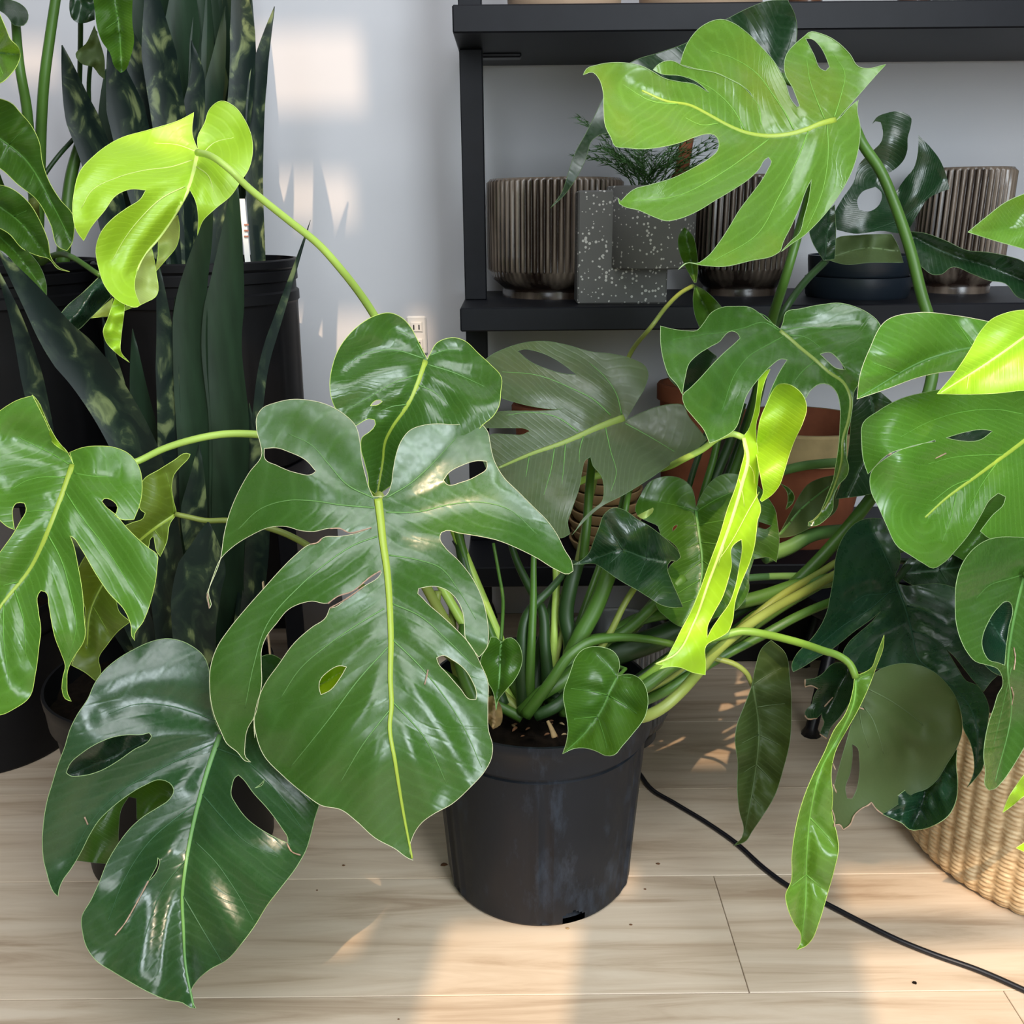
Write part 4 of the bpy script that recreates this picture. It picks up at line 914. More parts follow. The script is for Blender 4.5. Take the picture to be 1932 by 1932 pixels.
leaf(mon, ML, '452,345 520,310 565,288 570,300 540,345 495,370', None, '452,345,1.0 565,290,1.01 500,370,1.0', 'pale', None, None, name='dry_leaf')
leaf(mon, PT, '372,1012 330,975 290,975 260,1060 220,1120 205,1170 222,1250 260,1340 310,1430 325,1500 332,1580 350,1500 400,1430 470,1350 520,1270 550,1170 545,1100 510,1020 460,980 420,985 385,1018', '376,1012 370,1200 355,1400 334,1575', '376,1012,.91 220,1180,.90 545,1150,.905 332,1580,.865', 'moss', 'rib_g', 'edge_g', fold=.02, label='small glossy heart-shaped leaf over the soil')
stem(mon, '945,1210,.91 948,1170,.93 949,1130,.95 941,1080,.97 931,1025,.99', 3.5, 3, 'stem')
leaf(mon, PT, '1335,1300 1355,1230 1350,1160 1300,1090 1220,1060 1130,1055 1050,1080 990,1150 960,1230 930,1320 900,1400 890,1470 905,1560 920,1650 930,1750 912,1860 884,1942 984,1897 1089,1897 1179,1927 1239,1957 1314,1950 1374,1882 1464,1777 1569,1627 1591,1477 1576,1402 1524,1320 1434,1282 1380,1288', '1338,1305 1280,1420 1220,1560 1080,1760 900,1930', '1338,1305,.845 1130,1055,.87 890,1470,.83 884,1940,.785 1590,1450,.83 1300,1950,.79', 'moss', 'rib_d', 'edge_g', nv=4, fold=.025, label='folded heart-shaped leaf lying over the pot rim')
stem(mon, '1164,1278,.85 1180,1262,.87 1150,1255,.90 1100,1290,.93 1050,1340,.95', 3.5, 4, 'stem')

# --- stalks out of the soil
for t, a, b, m in (
 ('1000,1345,.95 1000,1270,.95 1003,1205,.96 1006,1140,.98 1007,1050,1.0 1010,980,1.03', 11, 4, 'stem'), ('990,1340,.95 985,1240,.96 995,1160,.98 1040,1110,1.0 1066,1080,1.02', 16, 6, 'stem_d'),
 ('1035,1300,.97 1028,1220,.98 1022,1150,1.0 1000,1110,1.02 972,1050,1.04 960,1010,1.05', 13, 6, 'stem_d'), ('992,1350,.93 1040,1285,.93 1076,1235,.94 1110,1212,.95 1155,1203,.96 1220,1206,.97 1270,1216,.97', 12, 7, 'stem'),
 ('1045,1330,.955 1078,1215,.99 1068,1165,1.0 1078,1100,1.01 1090,1060,1.02', 17, 14, 'stem_d'), ('1045,1330,.955 1095,1200,.98 1122,1150,.99 1146,1090,1.0 1160,1050,1.01', 18, 15, 'stem'), ('1045,1330,.955 1150,1196,.97 1178,1140,.98 1200,1105,.99 1240,1050,1.02', 7, 6, 'stem_y'),
 ('1045,1330,.955 1100,1215,.98 1166,1198,.99 1236,1140,1.0 1290,1090,1.02', 13, 10, 'stem'), ('1045,1330,.955 1110,1250,1.0 1180,1225,1.0 1240,1205,1.01 1310,1170,1.02 1400,1120,1.04', 30, 18, 'stem_d'),
 ('1010,1350,.93 1045,1335,.93 1080,1305,.95 1140,1250,.96', 12, 13, 'stem_d'), ('985,1345,.94 1020,1310,.94 1060,1285,.95 1090,1260,.96', 14, 14, 'stem'),
 ('1085,1345,.93 1150,1352,.90 1222,1350,.86 1246,1338,.86 1282,1308,.87 1312,1275,.89 1350,1230,.92 1400,1188,.95 1460,1148,.98 1515,1118,1.01 1600,1070,1.05', 12, 8, 'stem_y'),
 ('1090,1340,.96 1190,1330,.95 1250,1306,.94 1310,1268,.95 1385,1226,.96 1440,1198,.97 1500,1165,.98 1570,1135,1.0 1620,1120,1.02', 11, 8, 'stem'), ('1060,1340,.95 1140,1340,.92 1225,1290,.92 1262,1262,.93 1320,1230,.95 1420,1180,.98', 14, 10, 'stem'),
 ('1045,1330,.955 1180,1180,1.0 1380,1140,1.03 1450,1122,1.04 1500,1106,1.05 1570,1094,1.06', 12, 14, 'stem'), ('1350,1100,1.07 1415,1090,1.07 1480,1087,1.08 1560,1088,1.09', 7, 7, 'stem_p'), ('1380,1200,1.0 1480,1120,1.03 1540,1085,1.06 1580,1060,1.08', 8, 7, 'stem_y'),
 ('1440,1050,1.08 1490,1032,1.09 1530,1010,1.1 1600,1000,1.12', 15, 12, 'stem_p'), ('1470,890,1.15 1510,880,1.15 1560,874,1.16 1600,872,1.17', 9, 9, 'stem_p'), ('1310,1000,1.12 1330,920,1.14 1345,870,1.15 1360,800,1.16', 7, 7, 'stem'), ('1290,960,1.13 1305,900,1.15 1318,860,1.17 1340,800,1.18', 6, 6, 'stem_d'),
 ('1330,960,1.13 1350,900,1.15 1375,840,1.16 1400,760,1.17', 10, 9, 'stem_d'), ('1100,1060,1.04 1108,980,1.06 1112,920,1.08 1118,860,1.1', 9, 8, 'stem'), ('1175,1000,1.05 1182,950,1.06 1186,930,1.07', 7, 6, 'stem'),
 ('826,1115,.98 820,1180,.97 822,1260,.96 880,1345,.95', 7, 9, 'stem_y'), ('850,1120,1.0 856,1200,.99 858,1260,.98 900,1340,.96', 6, 8, 'stem_y'), ('862,990,1.02 872,1050,1.01 884,1110,1.0 900,1200,.98 950,1330,.95', 10, 12, 'stem_d'), ('880,1180,.96 870,1240,.94 900,1330,.92', 14, 14, 'moss'), ('1000,1340,.97 1020,1240,1.0 1050,1120,1.03', 22, 10, 'stem_d')):
    stem(mon, t, a, b, m if m.startswith('stem') else 'stem', 'petiole')
# long petioles out to the left and down to the low leaf
stem(mon, '140,876,.915 200,885,.95 255,872,.98 308,847,.99 366,829,.995 424,819,1.0 486,820,1.0 600,850,1.0 760,1000,1.0 900,1220,.98 980,1345,.96', 6, 10, 'stem_l')
stem(mon, '331,970,1.0 358,976,1.0 386,982,1.0 428,982,1.0 520,1000,1.0 700,1120,1.0 900,1280,.97 985,1350,.96', 5, 9, 'stem_y')
stem(mon, '373,288,.985 395,293,.955 430,317,.94 470,355,.95 500,380,.96 550,420,.98 600,460,1.0 645,510,1.02 680,555,1.05 705,593,1.07 760,720,1.06 850,980,1.02 940,1200,.99 1000,1345,.97', 6.5, 10, 'stem_l')
stem(mon, '420,1385,.84 480,1330,.88 600,1260,.92 760,1240,.95 900,1310,.95 985,1355,.94', 7, 10, 'stem')
stem(mon, '715,935,.90 730,960,.93 800,1100,.97 900,1260,.97 985,1350,.95', 9, 11, 'stem_y')
stem(mon, '802,680,1.0 815,760,1.03 850,950,1.02 920,1180,.99 995,1345,.96', 7, 10, 'stem')
stem(mon, '1175,790,1.11 1185,840,1.12 1170,980,1.06 1120,1150,1.02 1050,1330,.98', 7, 10, 'stem')

# --- right side of the same plant
leaf(mon, B2, '2060,300 1932,275 1800,280 1650,285 1500,275 1380,295 1250,330 1130,395 1040,470 1035,560 1048,680 1070,745 1190,630 1330,590 1440,556 1445,566 1350,580 1250,612 1190,645 1085,745 1085,830 1130,930 1170,1020 1240,1150 1300,1190 1380,1240 1430,1265 1480,1240 1560,1160 1640,1060 1700,960 1740,890 1790,850 1830,870 1820,910 1760,970 1690,1060 1740,1100 1850,1110 1960,1090 2080,900 2110,500',
 '2000,510 1932,562 1800,660 1650,770 1500,880 1385,985', '2060,300,.98 1040,470,.94 1080,740,.90 1430,1265,.835 1932,560,.94 1500,280,.965 1960,1090,.93 1250,620,.885', 'fresh', 'rib_y', 'edge_g',
 holes=('1500,545 1600,515 1720,500 1758,508 1690,556 1590,562',), veins=('1932,415 1800,390 1600,400 1400,460 1250,540', '1830,640 1700,640 1560,650 1400,690', '1650,770 1560,800 1420,900', '1800,660 1700,800 1600,1000', '1560,850 1530,980 1480,1120'), fold=.022, quilt=.006, rpx=(5.5, 2), torn=('1180,640 1200,630', '1480,640 1440,660 1500,630'), label='big glossy leaf with rounded lobes near the right edge')
leaf(mon, B2, '1540,1190 1640,1010 1760,850 1870,840 1930,1000 1900,1140 1700,1260', '1880,860 1600,1180', '1540,1190,1.06 1870,840,1.09 1900,1140,1.06', 'moss', 'rib_d', 'edge_d')
leaf(mon, B2, '1400,620 1480,480 1700,440 1820,470 1800,590 1600,640', None, '1400,620,1.08 1820,470,1.10 1600,640,1.07', 'black', None, 'edge_d')
leaf(mon, B2, '1230,1300 1300,1210 1500,1170 1700,1140 1900,1080 1990,1200 1900,1360 1560,1380 1300,1350', '1240,1300 1900,1220', '1230,1300,1.07 1900,1080,1.10 1560,1380,1.04', 'black', 'rib_d', 'edge_d', nv=3)
leaf(mon, RD, '1540,1000 1680,800 1900,720 1990,900 1960,1300 1760,1350 1600,1240', '1650,900 1900,1250', '1540,1000,.93 1900,720,.96 1760,1350,.92', 'teal', 'rib_d', 'edge_d')
stem(mon, '1955,815,.96 1900,900,1.0 1800,1000,1.05 1650,1050,1.07 1500,1130,1.05 1300,1260,1.0 1100,1345,.97', 7, 11, 'stem')
leaf(mon, RD, '895,577 930,440 932,350 890,270 830,170 790,80 700,75 590,105 500,190 440,300 410,420 400,530 370,700 340,840 270,980 180,1090 100,1170 60,1290 70,1315 150,1275 250,1210 340,1160 450,1080 560,990 700,890 780,822 700,915 590,1010 510,1090 470,1190 530,1280 640,1320 760,1290 900,1260 1080,1260 1180,1310 1260,1390 1340,1460 1400,1560 1432,1680 1440,1760 1500,1890 1530,2030 1528,2120 1500,2200 1472,2248 1530,2186 1600,2086 1612,1926 1640,1726 1650,1616 1612,1500 1545,1420 1470,1390 1400,1290 1345,1200 1308,1135 1360,1180 1450,1290 1520,1380 1605,1474 1672,1385 1720,1340 1760,1250 1700,1050 1550,800 1400,650 1250,605 1100,612 960,617 905,592',
 '895,590 935,690 990,850 1030,1010 1080,1200 1250,1350 1400,1470 1520,1650 1560,1900 1530,2150', '895,590,1.03 790,80,1.09 60,1300,.97 500,1200,.98 1080,1200,.94 1470,2245,.80 1650,1616,.84 1670,1385,.95 1500,800,1.04 600,600,1.02', 'teal', 'rib_d', 'edge_d',
 veins=('910,665 780,690 650,700 560,760', '960,910 900,950 800,1000', '990,780 1120,820 1300,920', '1020,980 1130,1020 1250,1120', '890,560 800,350 720,180', '900,620 700,800 450,960 200,1180'), fold=.025, quilt=.006, rpx=(5, 2), label='very dark blue-green split leaf right of the pot')
stem(mon, '1690,1097,1.03 1720,1060,1.08 1600,1055,1.1 1500,1100,1.08 1320,1200,1.02 1120,1340,.97', 6, 9, 'stem_d')
leaf(mon, RE, '580,620 640,450 680,350 740,290 860,235 980,220 1100,240 1220,300 1320,400 1390,510 1425,650 1430,780 1390,900 1310,1030 1220,1170 1150,1230 1040,1270 940,1340 850,1400 790,1435 740,1400 700,1340 690,1350 620,1390 560,1450 530,1520 475,1562 440,1520 405,1525 380,1460 385,1300 430,1100 500,850 545,700', '600,560 800,700 1000,900', '600,560,.845 980,220,.90 1430,700,.87 475,1562,.83 850,1400,.85 385,1300,.825', 'dull', None, 'edge_d',
 holes=('545,870 580,890 605,1000 600,1150 570,1270 545,1315 505,1310 490,1240 530,1100 548,950',), veins=('680,430 800,490 900,550 1000,620 1120,720', '640,570 700,650 760,800 800,950', '600,560 620,700 680,900'), fold=.008, quilt=.003, vmat='vein_d', torn=('790,1435 740,1395 700,1340 690,1352 620,1392 560,1450 530,1520 475,1562 440,1520 405,1525', '595,575 640,590'), label='dull round leaf with a torn lower edge, seen from below')
leaf(mon, FULL, '1668,1198 1666,1223 1654,1256 1641,1291 1623,1331 1597,1378 1576,1418 1568,1460 1571,1500 1570,1540 1578,1570 1582,1600 1574,1640 1560,1690 1545,1740 1530,1775 1520,1785 1503,1792 1511,1778 1511,1764 1497,1740 1485,1709 1482,1689 1492,1665 1494,1614 1498,1580 1508,1532 1520,1495 1535,1460 1555,1420 1575,1375 1593,1350 1605,1320 1610,1298 1615,1276 1628,1270 1642,1262 1655,1232', '1615,1278 1612,1320 1585,1385 1550,1450 1530,1530 1522,1620 1520,1700 1512,1780', '1668,1198,.87 1615,1276,.835 1503,1792,.765 1582,1600,.80 1492,1640,.775 1550,1450,.805', 'hero', 'rib_d', 'edge_y', nv=5, fold=.02, torn=('1571,1440 1576,1452', '1572,1480 1578,1496', '1570,1528 1575,1545 1574,1560'), label='long light green leaf hanging lowest over the floor on the right')
stem(mon, '1615,1278,.835 1603,1252,.84 1580,1236,.85 1555,1228,.86 1520,1216,.88 1480,1205,.90 1440,1196,.92 1400,1191,.93 1360,1200,.93 1300,1220,.93 1200,1290,.93 1080,1345,.94', 7, 9, 'stem_m')
leaf(mon, FULL, '1455,1208 1480,1230 1490,1280 1493,1340 1490,1400 1478,1450 1462,1500 1435,1545 1418,1570 1408,1586 1383,1596 1400,1580 1403,1570 1395,1530 1391,1490 1392,1440 1387,1390 1390,1370 1405,1330 1418,1295 1425,1260 1440,1220', '1420,1290 1432,1380 1425,1460 1405,1570', '1455,1208,.97 1383,1596,.90 1490,1350,.95 1390,1390,.93', 'gloom', 'rib_d', 'edge_d', nv=5, label='narrow dull leaf hanging right of the pot')
stem(mon, '1419,1292,.945 1410,1272,.94 1390,1255,.94 1365,1246,.94 1330,1240,.94 1260,1280,.94 1150,1340,.95', 5, 7, 'stem_y')
leaf(mon, RE, '390,225 300,310 230,345 165,348 166,410 215,400 270,425 232,500 228,540 180,590 165,640 180,662 260,662 300,620 306,660 322,690 300,750 285,790 340,825 372,740 450,650 540,500 562,350 560,300 500,240 440,212', '520,280 420,450 340,620', '165,380,.97 560,300,.95 340,825,.93', 'black', None, 'edge_d', torn=('166,348 165,410 215,400 270,425', '165,640 180,662 262,664', '285,790 340,826', '322,570 350,540 390,495'), label='dark leaf with a ragged edge')
leaf(mon, RE, '1392,920 1385,1000 1396,1200 1380,1340 1320,1450 1220,1520 1100,1560 1010,1560 950,1510 860,1470 780,1430 900,1300 1100,1150 1250,1000 1340,920', '1340,950 1150,1250 1030,1540', '1390,920,.88 1380,1340,.85 1010,1560,.83 780,1430,.86', 'teal', 'rib_d', 'edge_g', nv=4)
# pieces in front of the terracotta
leaf(mon, MR, '990,1690 1090,1500 1160,1370 1200,1320 1300,1270 1400,1250 1400,1500 1250,1600 1080,1680', '1000,1680 1150,1500 1390,1300', '990,1690,1.1 1400,1250,1.16 1400,1500,1.12', 'dull', 'rib_g', 'edge_d')
leaf(mon, MR, '1015,1310 1080,1350 1110,1400 1095,1450 1050,1490 1065,1430 1060,1370', None, '1015,1310,1.12 1110,1400,1.11 1050,1490,1.1', 'moss', None, 'edge_g')
# the thick stalk and dark leaves over the middle shelf
stem(mon, '1467,143,1.31 1535,170,1.29 1590,208,1.26 1612,238,1.24 1625,267,1.24 1660,320,1.23 1690,390,1.22 1720,480,1.2 1740,560,1.18 1755,610,1.17 1760,700,1.15 1700,850,1.12 1560,1040,1.08 1350,1220,1.02 1130,1345,.97', 9, 14, 'stem')
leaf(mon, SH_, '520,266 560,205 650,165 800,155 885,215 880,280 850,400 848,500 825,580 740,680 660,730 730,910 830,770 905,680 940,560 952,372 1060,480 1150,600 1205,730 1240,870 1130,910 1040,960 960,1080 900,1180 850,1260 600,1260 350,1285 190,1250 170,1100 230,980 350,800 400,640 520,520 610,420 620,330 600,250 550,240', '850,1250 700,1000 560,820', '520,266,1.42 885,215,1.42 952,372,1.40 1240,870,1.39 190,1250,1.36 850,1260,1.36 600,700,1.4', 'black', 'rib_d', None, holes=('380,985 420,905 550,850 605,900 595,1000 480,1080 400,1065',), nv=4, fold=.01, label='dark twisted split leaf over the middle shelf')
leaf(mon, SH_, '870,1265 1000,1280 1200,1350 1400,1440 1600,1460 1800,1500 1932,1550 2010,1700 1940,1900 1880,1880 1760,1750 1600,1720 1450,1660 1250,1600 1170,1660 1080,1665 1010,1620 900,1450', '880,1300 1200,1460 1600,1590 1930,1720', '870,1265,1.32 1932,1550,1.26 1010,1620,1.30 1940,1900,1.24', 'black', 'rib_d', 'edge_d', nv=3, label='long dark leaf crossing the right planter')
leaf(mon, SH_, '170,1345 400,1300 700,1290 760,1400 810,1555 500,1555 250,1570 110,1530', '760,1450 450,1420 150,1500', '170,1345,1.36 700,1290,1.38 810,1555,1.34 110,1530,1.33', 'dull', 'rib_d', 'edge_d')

# ================================================================== plant in the basket at the right edge
bc = PZ(1985, 1583, 0); BX, BYc = float(bc[0]), float(bc[1]); brx = BX - float(P(1716, 1590, BYc)[0])
bas = empty('basket_planter', (BX, BYc, 0)); tag(bas, 'woven straw basket cut by the right edge, standing on the floor', 'basket')
BH, NC = .245, 62
V, F = [], []; nb = 40; nz = nb * 5; na = NC * 6
for i in range(nz + 1):
    z = .002 + BH * i / nz
    for j in range(na):
        a = 2 * math.pi * j / na; col = int(j / 6); u = (j % 6) / 6.0
        wv = math.sin(math.pi * u) ** .7
        bead = abs(math.sin(math.pi * (i / 5.0 + (.5 if col % 2 else 0) + .12 * math.sin(col * 1.7)))) ** .8
        q = brx * (1 + .05 * i / nz - .05 * (1 - min(1, i / 16)) ** 2) + .0042 * wv * (.35 + .65 * bead) - .001
        V.append((BX + q * math.cos(a), BYc + q * math.sin(a), z))
for i in range(nz):
    for j in range(na): F.append((i*na + j, i*na + (j+1) % na, (i+1)*na + (j+1) % na, (i+1)*na + j))
mesh('weave', V, F, M['straw'], bas, True)
MB().lathe([(.001, .003), (brx * .96, .003), (brx * .99, BH - .01), (brx * 1.045, BH + .004), (brx * 1.02, BH + .004)], BX, BYc, 60).build('lining', M['saucer'], bas, True)
MB().lathe([(brx * 1.0, BH - .04), (.001, BH - .03)], BX, BYc, 40).build('soil', M['soil'], bas, True)
bm = empty('basket_monstera', (BX, BYc, BH - .03)); tag(bm, 'second split-leaf plant growing in the straw basket, cut by the right edge', 'plant')
leaf(bm, FULL, '1617,753 1622,710 1640,660 1672,605 1730,590 1800,595 1862,606 1932,625 1990,650 1990,700 1932,715 1860,705 1800,700 1740,710 1670,735', '1960,670 1860,655 1760,675 1620,750', '1617,753,.86 1730,590,.92 1960,660,.96 1800,700,.885', 'fresh', 'rib_g', 'edge_c', nv=3, fold=.012)
leaf(bm, FULL, '1768,743 1800,705 1830,660 1850,625 1870,603 1900,590 1960,583 2000,650 1965,738 1932,737 1880,742 1820,744', '1980,600 1900,660 1775,741', '1768,743,.79 1960,583,.84 1965,738,.81', 'lime', 'rib_p', 'edge_y', nv=2, label='lime leaf tip at the right edge')
leaf(bm, FULL, '1826,438 1860,410 1900,380 1932,366 2000,345 2000,495 1932,470 1880,455', '2000,420 1830,438', '1826,438,.92 1990,350,.96 1990,490,.95', 'hero', None, 'edge_g')
leaf(bm, RD, '1960,240 1850,228 1750,228 1640,250 1540,310 1460,400 1410,500 1385,600 1378,760 1385,920 1420,1050 1470,1150 1540,1230 1640,1260 1720,1290 1755,1350 1760,1420 1720,1500 1690,1600 1650,1716 1612,1906 1606,2006 1620,2106 1628,2250 1650,2270 1690,2260 1750,2206 1830,2096 1932,1926 2060,1700 2100,1100 2080,500',
 '1932,540 1880,750 1830,1000 1800,1270 1830,1600 1700,2200', '1750,228,.85 1378,760,.76 1540,1230,.745 1640,2260,.73 2060,1000,.86 2060,1700,.84 1780,1270,.755', 'mid', 'rib_g', 'edge_g', holes=('1776,1262 1790,1100 1812,950 1838,800 1820,755 1795,745 1720,800 1640,920 1600,1020 1592,1090 1612,1165 1650,1220 1720,1240',), veins=('1932,530 1800,570 1650,620 1550,720', '1830,1280 1760,1600 1690,1900'), fold=.02, quilt=.006, torn=('1850,1120 1862,1200 1850,1300', '1830,1440 1845,1500 1830,1580'), label='curled green leaf with pale dried streaks at the right edge')
leaf(bm, FULL, '1892,1533 1900,1510 1915,1485 1932,1462 1960,1440 1965,1485 1932,1502 1910,1520', None, '1892,1533,.78 1960,1440,.80 1960,1485,.80', 'neon', None, 'edge_y')
leaf(bm, FULL, '1917,1600 1932,1590 1962,1578 1965,1612 1930,1606', None, '1917,1600,.78 1962,1578,.79 1962,1612,.79', 'neon', None, 'edge_y')
for t, m in (('1960,665,.96 2010,800,.98 2020,1100,1.0 1985,1290,1.0', 'stem'), ('1985,600,.845 2040,800,.92 2030,1100,.97 1990,1290,1.0', 'stem_l'), ('1935,1085,.85 1990,1060,.92 2020,1150,.97 1985,1290,1.0', 'stem'), ('2000,420,.955 2060,600,.97 2050,1000,1.0 1990,1290,1.0', 'stem'), ('1960,1460,.80 2020,1350,.88 2000,1290,.97', 'stem_l'), ('1962,1595,.79 2040,1480,.86 2010,1300,.96', 'stem_l')):
    stem(bm, t, 7, 8, m)

# ================================================================== black pots on the left
fc_ = PZ(350, 1585, 0); FPXx, FPYy = float(fc_[0]), float(fc_[1])
sn = empty('potted_snake_plant', (FPXx, FPYy, 0)); tag(sn, 'mottled snake plant in a black pot on the floor behind the low left leaf', 'plant')
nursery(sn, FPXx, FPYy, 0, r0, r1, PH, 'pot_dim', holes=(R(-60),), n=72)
SY = FPYy
for pts, w, m in (('440,1240,{0} 428,1100,{1} 430,950,{1} 432,800,{1} 418,640,{1} 430,520,{1} 446,330,{1}', 76, 'snake_g'), ('380,1240,{0} 370,1000,{1} 368,850,{1} 360,700,{1} 362,560,{1} 385,450,{1} 402,360,{1}', 66, 'snake_g'),
 ('350,1240,{0} 325,1000,{1} 320,860,{1} 318,760,{1} 312,640,{1} 296,480,{1}', 44, 'snake'), ('330,1240,{2} 300,1000,{2} 268,880,{2} 220,780,{2} 170,705,{2} 110,635,{2} 60,560,{2} -5,470,{2}', 84, 'snake'),
 ('260,1240,{1} 150,1050,{1} 95,880,{1} 62,720,{1} 30,600,{1} -8,500,{1}', 42, 'snake'), ('300,1240,{1} 240,900,{1} 220,720,{1} 204,650,{1} 193,595,{1}', 40, 'snake'), ('340,1240,{0} 290,900,{0} 262,740,{0} 250,620,{0}', 46, 'snake_g'),
 ('440,1240,{1} 470,1000,{1} 484,800,{1} 500,680,{1} 530,585,{1} 560,495,{1} 586,415,{1}', 19, 'snake'), ('372,1270,{3} 366,1180,{3} 372,1110,{3} 384,1060,{3} 393,985,{3}', 92, 'snake'), ('390,1260,{2} 378,1060,{2} 366,970,{2} 372,900,{2} 376,838,{2}', 50, 'snake'),
 ('455,1260,{1} 480,1100,{1} 486,980,{1} 478,860,{1} 470,760,{1}', 46, 'snake'), ('410,1260,{0} 405,1050,{0} 392,800,{0} 372,640,{0}', 50, 'snake_g'), ('300,1270,{2} 250,1150,{2} 215,1060,{2} 190,960,{2}', 60, 'snake'), ('345,1250,{0} 345,900,{0} 338,700,{0} 330,560,{0}', 48, 'snake_g'), ('280,1260,{0} 200,1100,{0} 150,960,{0}', 50, 'snake')):
    blade(sn, pts.format(SY + .05, SY + .02, SY - .03, SY - .08), w, m)
# wooden plant marker
tg = empty('plant_marker', P(504, 1240, SY - .06)); tag(tg, 'tan wooden plant marker with a rounded top in the front black pot', 'marker')
p0, p1 = P(494, 1098, SY - .06), P(516, 1290, SY - .06); w_ = p1[0] - p0[0]; mb = MB()
v = [(p0[0] + w_ / 2 + w_ / 2 * math.cos(a), p0[1], p0[2] - w_ / 2 + w_ / 2 * math.sin(a)) for a in np.linspace(0, math.pi, 12)] + [(p0[0], p0[1], p1[2]), (p1[0], p0[1], p1[2])]
v2 = [(x, y + .003, z) for x, y, z in v]; n_ = len(v)
mb.add(v + v2, [tuple(range(n_))[::-1], tuple(range(n_, 2 * n_))] + [(i, (i + 1) % n_, n_ + (i + 1) % n_, n_ + i) for i in range(n_)]); mb.build('slip', M['wood'], tg)
# black pot at the far left
lc = PZ(-5, 1398, 0)
lp = empty('potted_shrub', (float(lc[0]), float(lc[1]) + .01, 0)); tag(lp, 'black nursery pot at the left edge of the floor', 'plant pot')
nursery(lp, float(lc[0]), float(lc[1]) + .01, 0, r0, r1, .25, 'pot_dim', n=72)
# low black bench with two tall pots
bz = float(P(20, 959, 1.34)[2]); bx1 = float(P(575, 960, 1.4)[0]); bx0 = -1.35
be = empty('low_bench', (-.75, 1.5, 0)); tag(be, 'low black bench against the wall holding the tall black pots', 'bench')
smooth_angle(MB().box(bx0, bx1, 1.34, 1.72, bz, bz + .025, .002).build('top', M['shelf'], be))
xx = float(P(62, 1000, 1.4)[0])
for X0, X1 in ((xx, xx + .03), (bx1 - .04, bx1 - .01)):
    MB().box(X0, X1, 1.37, 1.70, 0, bz, .002).build('leg', M['shelf'], be)
MB().box(xx + .03, bx1 - .04, 1.66, 1.68, .03, bz, .002).build('back_panel', M['shelf'], be)
TZ = bz + .025
rim_z = hz(492, 1.38)
tcx = float(P(558, 490, 1.53)[0]) - .157
bk = empty('potted_tall_snake_plant', (tcx, 1.53, TZ)); tag(bk, 'tall snake plant in the ribbed-rim black pot nearer the wall gap, on the bench', 'plant')
def tallpot(par, cx, cy, r):
    h = rim_z - TZ
    pr = [(.001, TZ + .004), (r * .93, TZ + .002), (r * .95, TZ + .006)] + [(r * (.95 + .03 * i / 5), TZ + .006 + (h - .075) * i / 5) for i in range(6)]
    pr += [(r * .985, rim_z - .066), (r * 1.0, rim_z - .064), (r * 1.0, rim_z - .050), (r * .975, rim_z - .047), (r * .975, rim_z - .034), (r * .995, rim_z - .032), (r * .995, rim_z - .018), (r * .985, rim_z - .016), (r * 1.01, rim_z - .012), (r * 1.012, rim_z - .002), (r, rim_z), (r * .97, rim_z), (r * .95, rim_z - .06), (.001, rim_z - .06)]
    def rf(a, k): return .002 * max(0, math.cos(14 * a)) ** 6 if 2 < k < 8 else 0
    smooth_angle(MB().lathe(pr, cx, cy, 112, rf).build('pot', M['pot_dim'], par, True), 35)
    MB().lathe([(r * .955, rim_z - .03), (.001, rim_z - .025)], cx, cy, 40).build('soil', M['soil'], par, True)
tallpot(bk, tcx, 1.53, .155)
Yk = 1.53
for pts, w, m in (('300,520,{0} 240,480,{0} 205,380,{0} 180,290,{0} 150,210,{0} 117,85,{0}', 62, 'snake'), ('310,520,{0} 285,400,{0} 262,310,{0} 235,200,{0} 205,75,{0}', 72, 'snake'), ('330,520,{1} 310,330,{1} 290,230,{1} 262,130,{1} 240,40,{1}', 60, 'snake'),
 ('340,520,{0} 330,300,{0} 315,200,{0} 298,90,{0} 280,-60,{0}', 66, 'snake'), ('360,520,{0} 356,330,{0} 366,200,{0} 372,140,{0} 361,76,{0}', 42, 'snake'), ('385,520,{1} 395,300,{1} 402,180,{1} 414,100,{1} 425,12,{1}', 38, 'snake_g'), ('410,520,{0} 430,330,{0} 450,220,{0} 458,100,{0} 442,-120,{0}', 48, 'snake'),
 ('488,500,{0} 484,430,{0} 480,360,{0} 480,250,{0} 488,140,{0} 503,70,{0} 518,12,{0}', 36, 'snake'), ('440,520,{1} 465,300,{1} 476,180,{1} 476,80,{1} 470,-60,{1}', 14, 'snake_g'), ('370,520,{2} 372,300,{2} 380,100,{2} 386,-90,{2}', 46, 'snake_g'), ('340,520,{2} 330,200,{2} 345,0,{2} 340,-120,{2}', 70, 'snake_g'), ('300,520,{2} 262,200,{2} 270,0,{2} 260,-120,{2}', 70, 'snake_g'), ('405,520,{2} 398,200,{2} 400,40,{2} 396,-90,{2}', 40, 'snake_g'), ('440,520,{2} 432,300,{2} 415,160,{2} 408,60,{2}', 44, 'snake_g'), ('320,520,{3} 290,300,{3} 280,100,{3} 285,-200,{3}', 80, 'snake_g'), ('390,520,{3} 370,300,{3} 365,100,{3} 362,-200,{3}', 80, 'snake_g'), ('360,520,{3} 330,300,{3} 322,100,{3} 310,-200,{3}', 80, 'snake_g'), ('270,520,{3} 240,330,{3} 215,220,{3} 200,130,{3}', 70, 'snake_g'), ('440,520,{3} 420,300,{3} 418,100,{3} 425,-150,{3}', 50, 'snake_g'), ('350,520,{1} 322,380,{1} 312,300,{1} 300,150,{1}', 46, 'snake_g')):
    blade(bk, pts.format(Yk, Yk + .05, Yk + .09, Yk + .13), w, m)
pt = empty('plant_tag', P(464, 480, Yk - .02)); tag(pt, 'white plastic plant tag standing in the tall black pot', 'tag')
a, b = P(451, 375, Yk - .04), P(473, 500, Yk - .04)
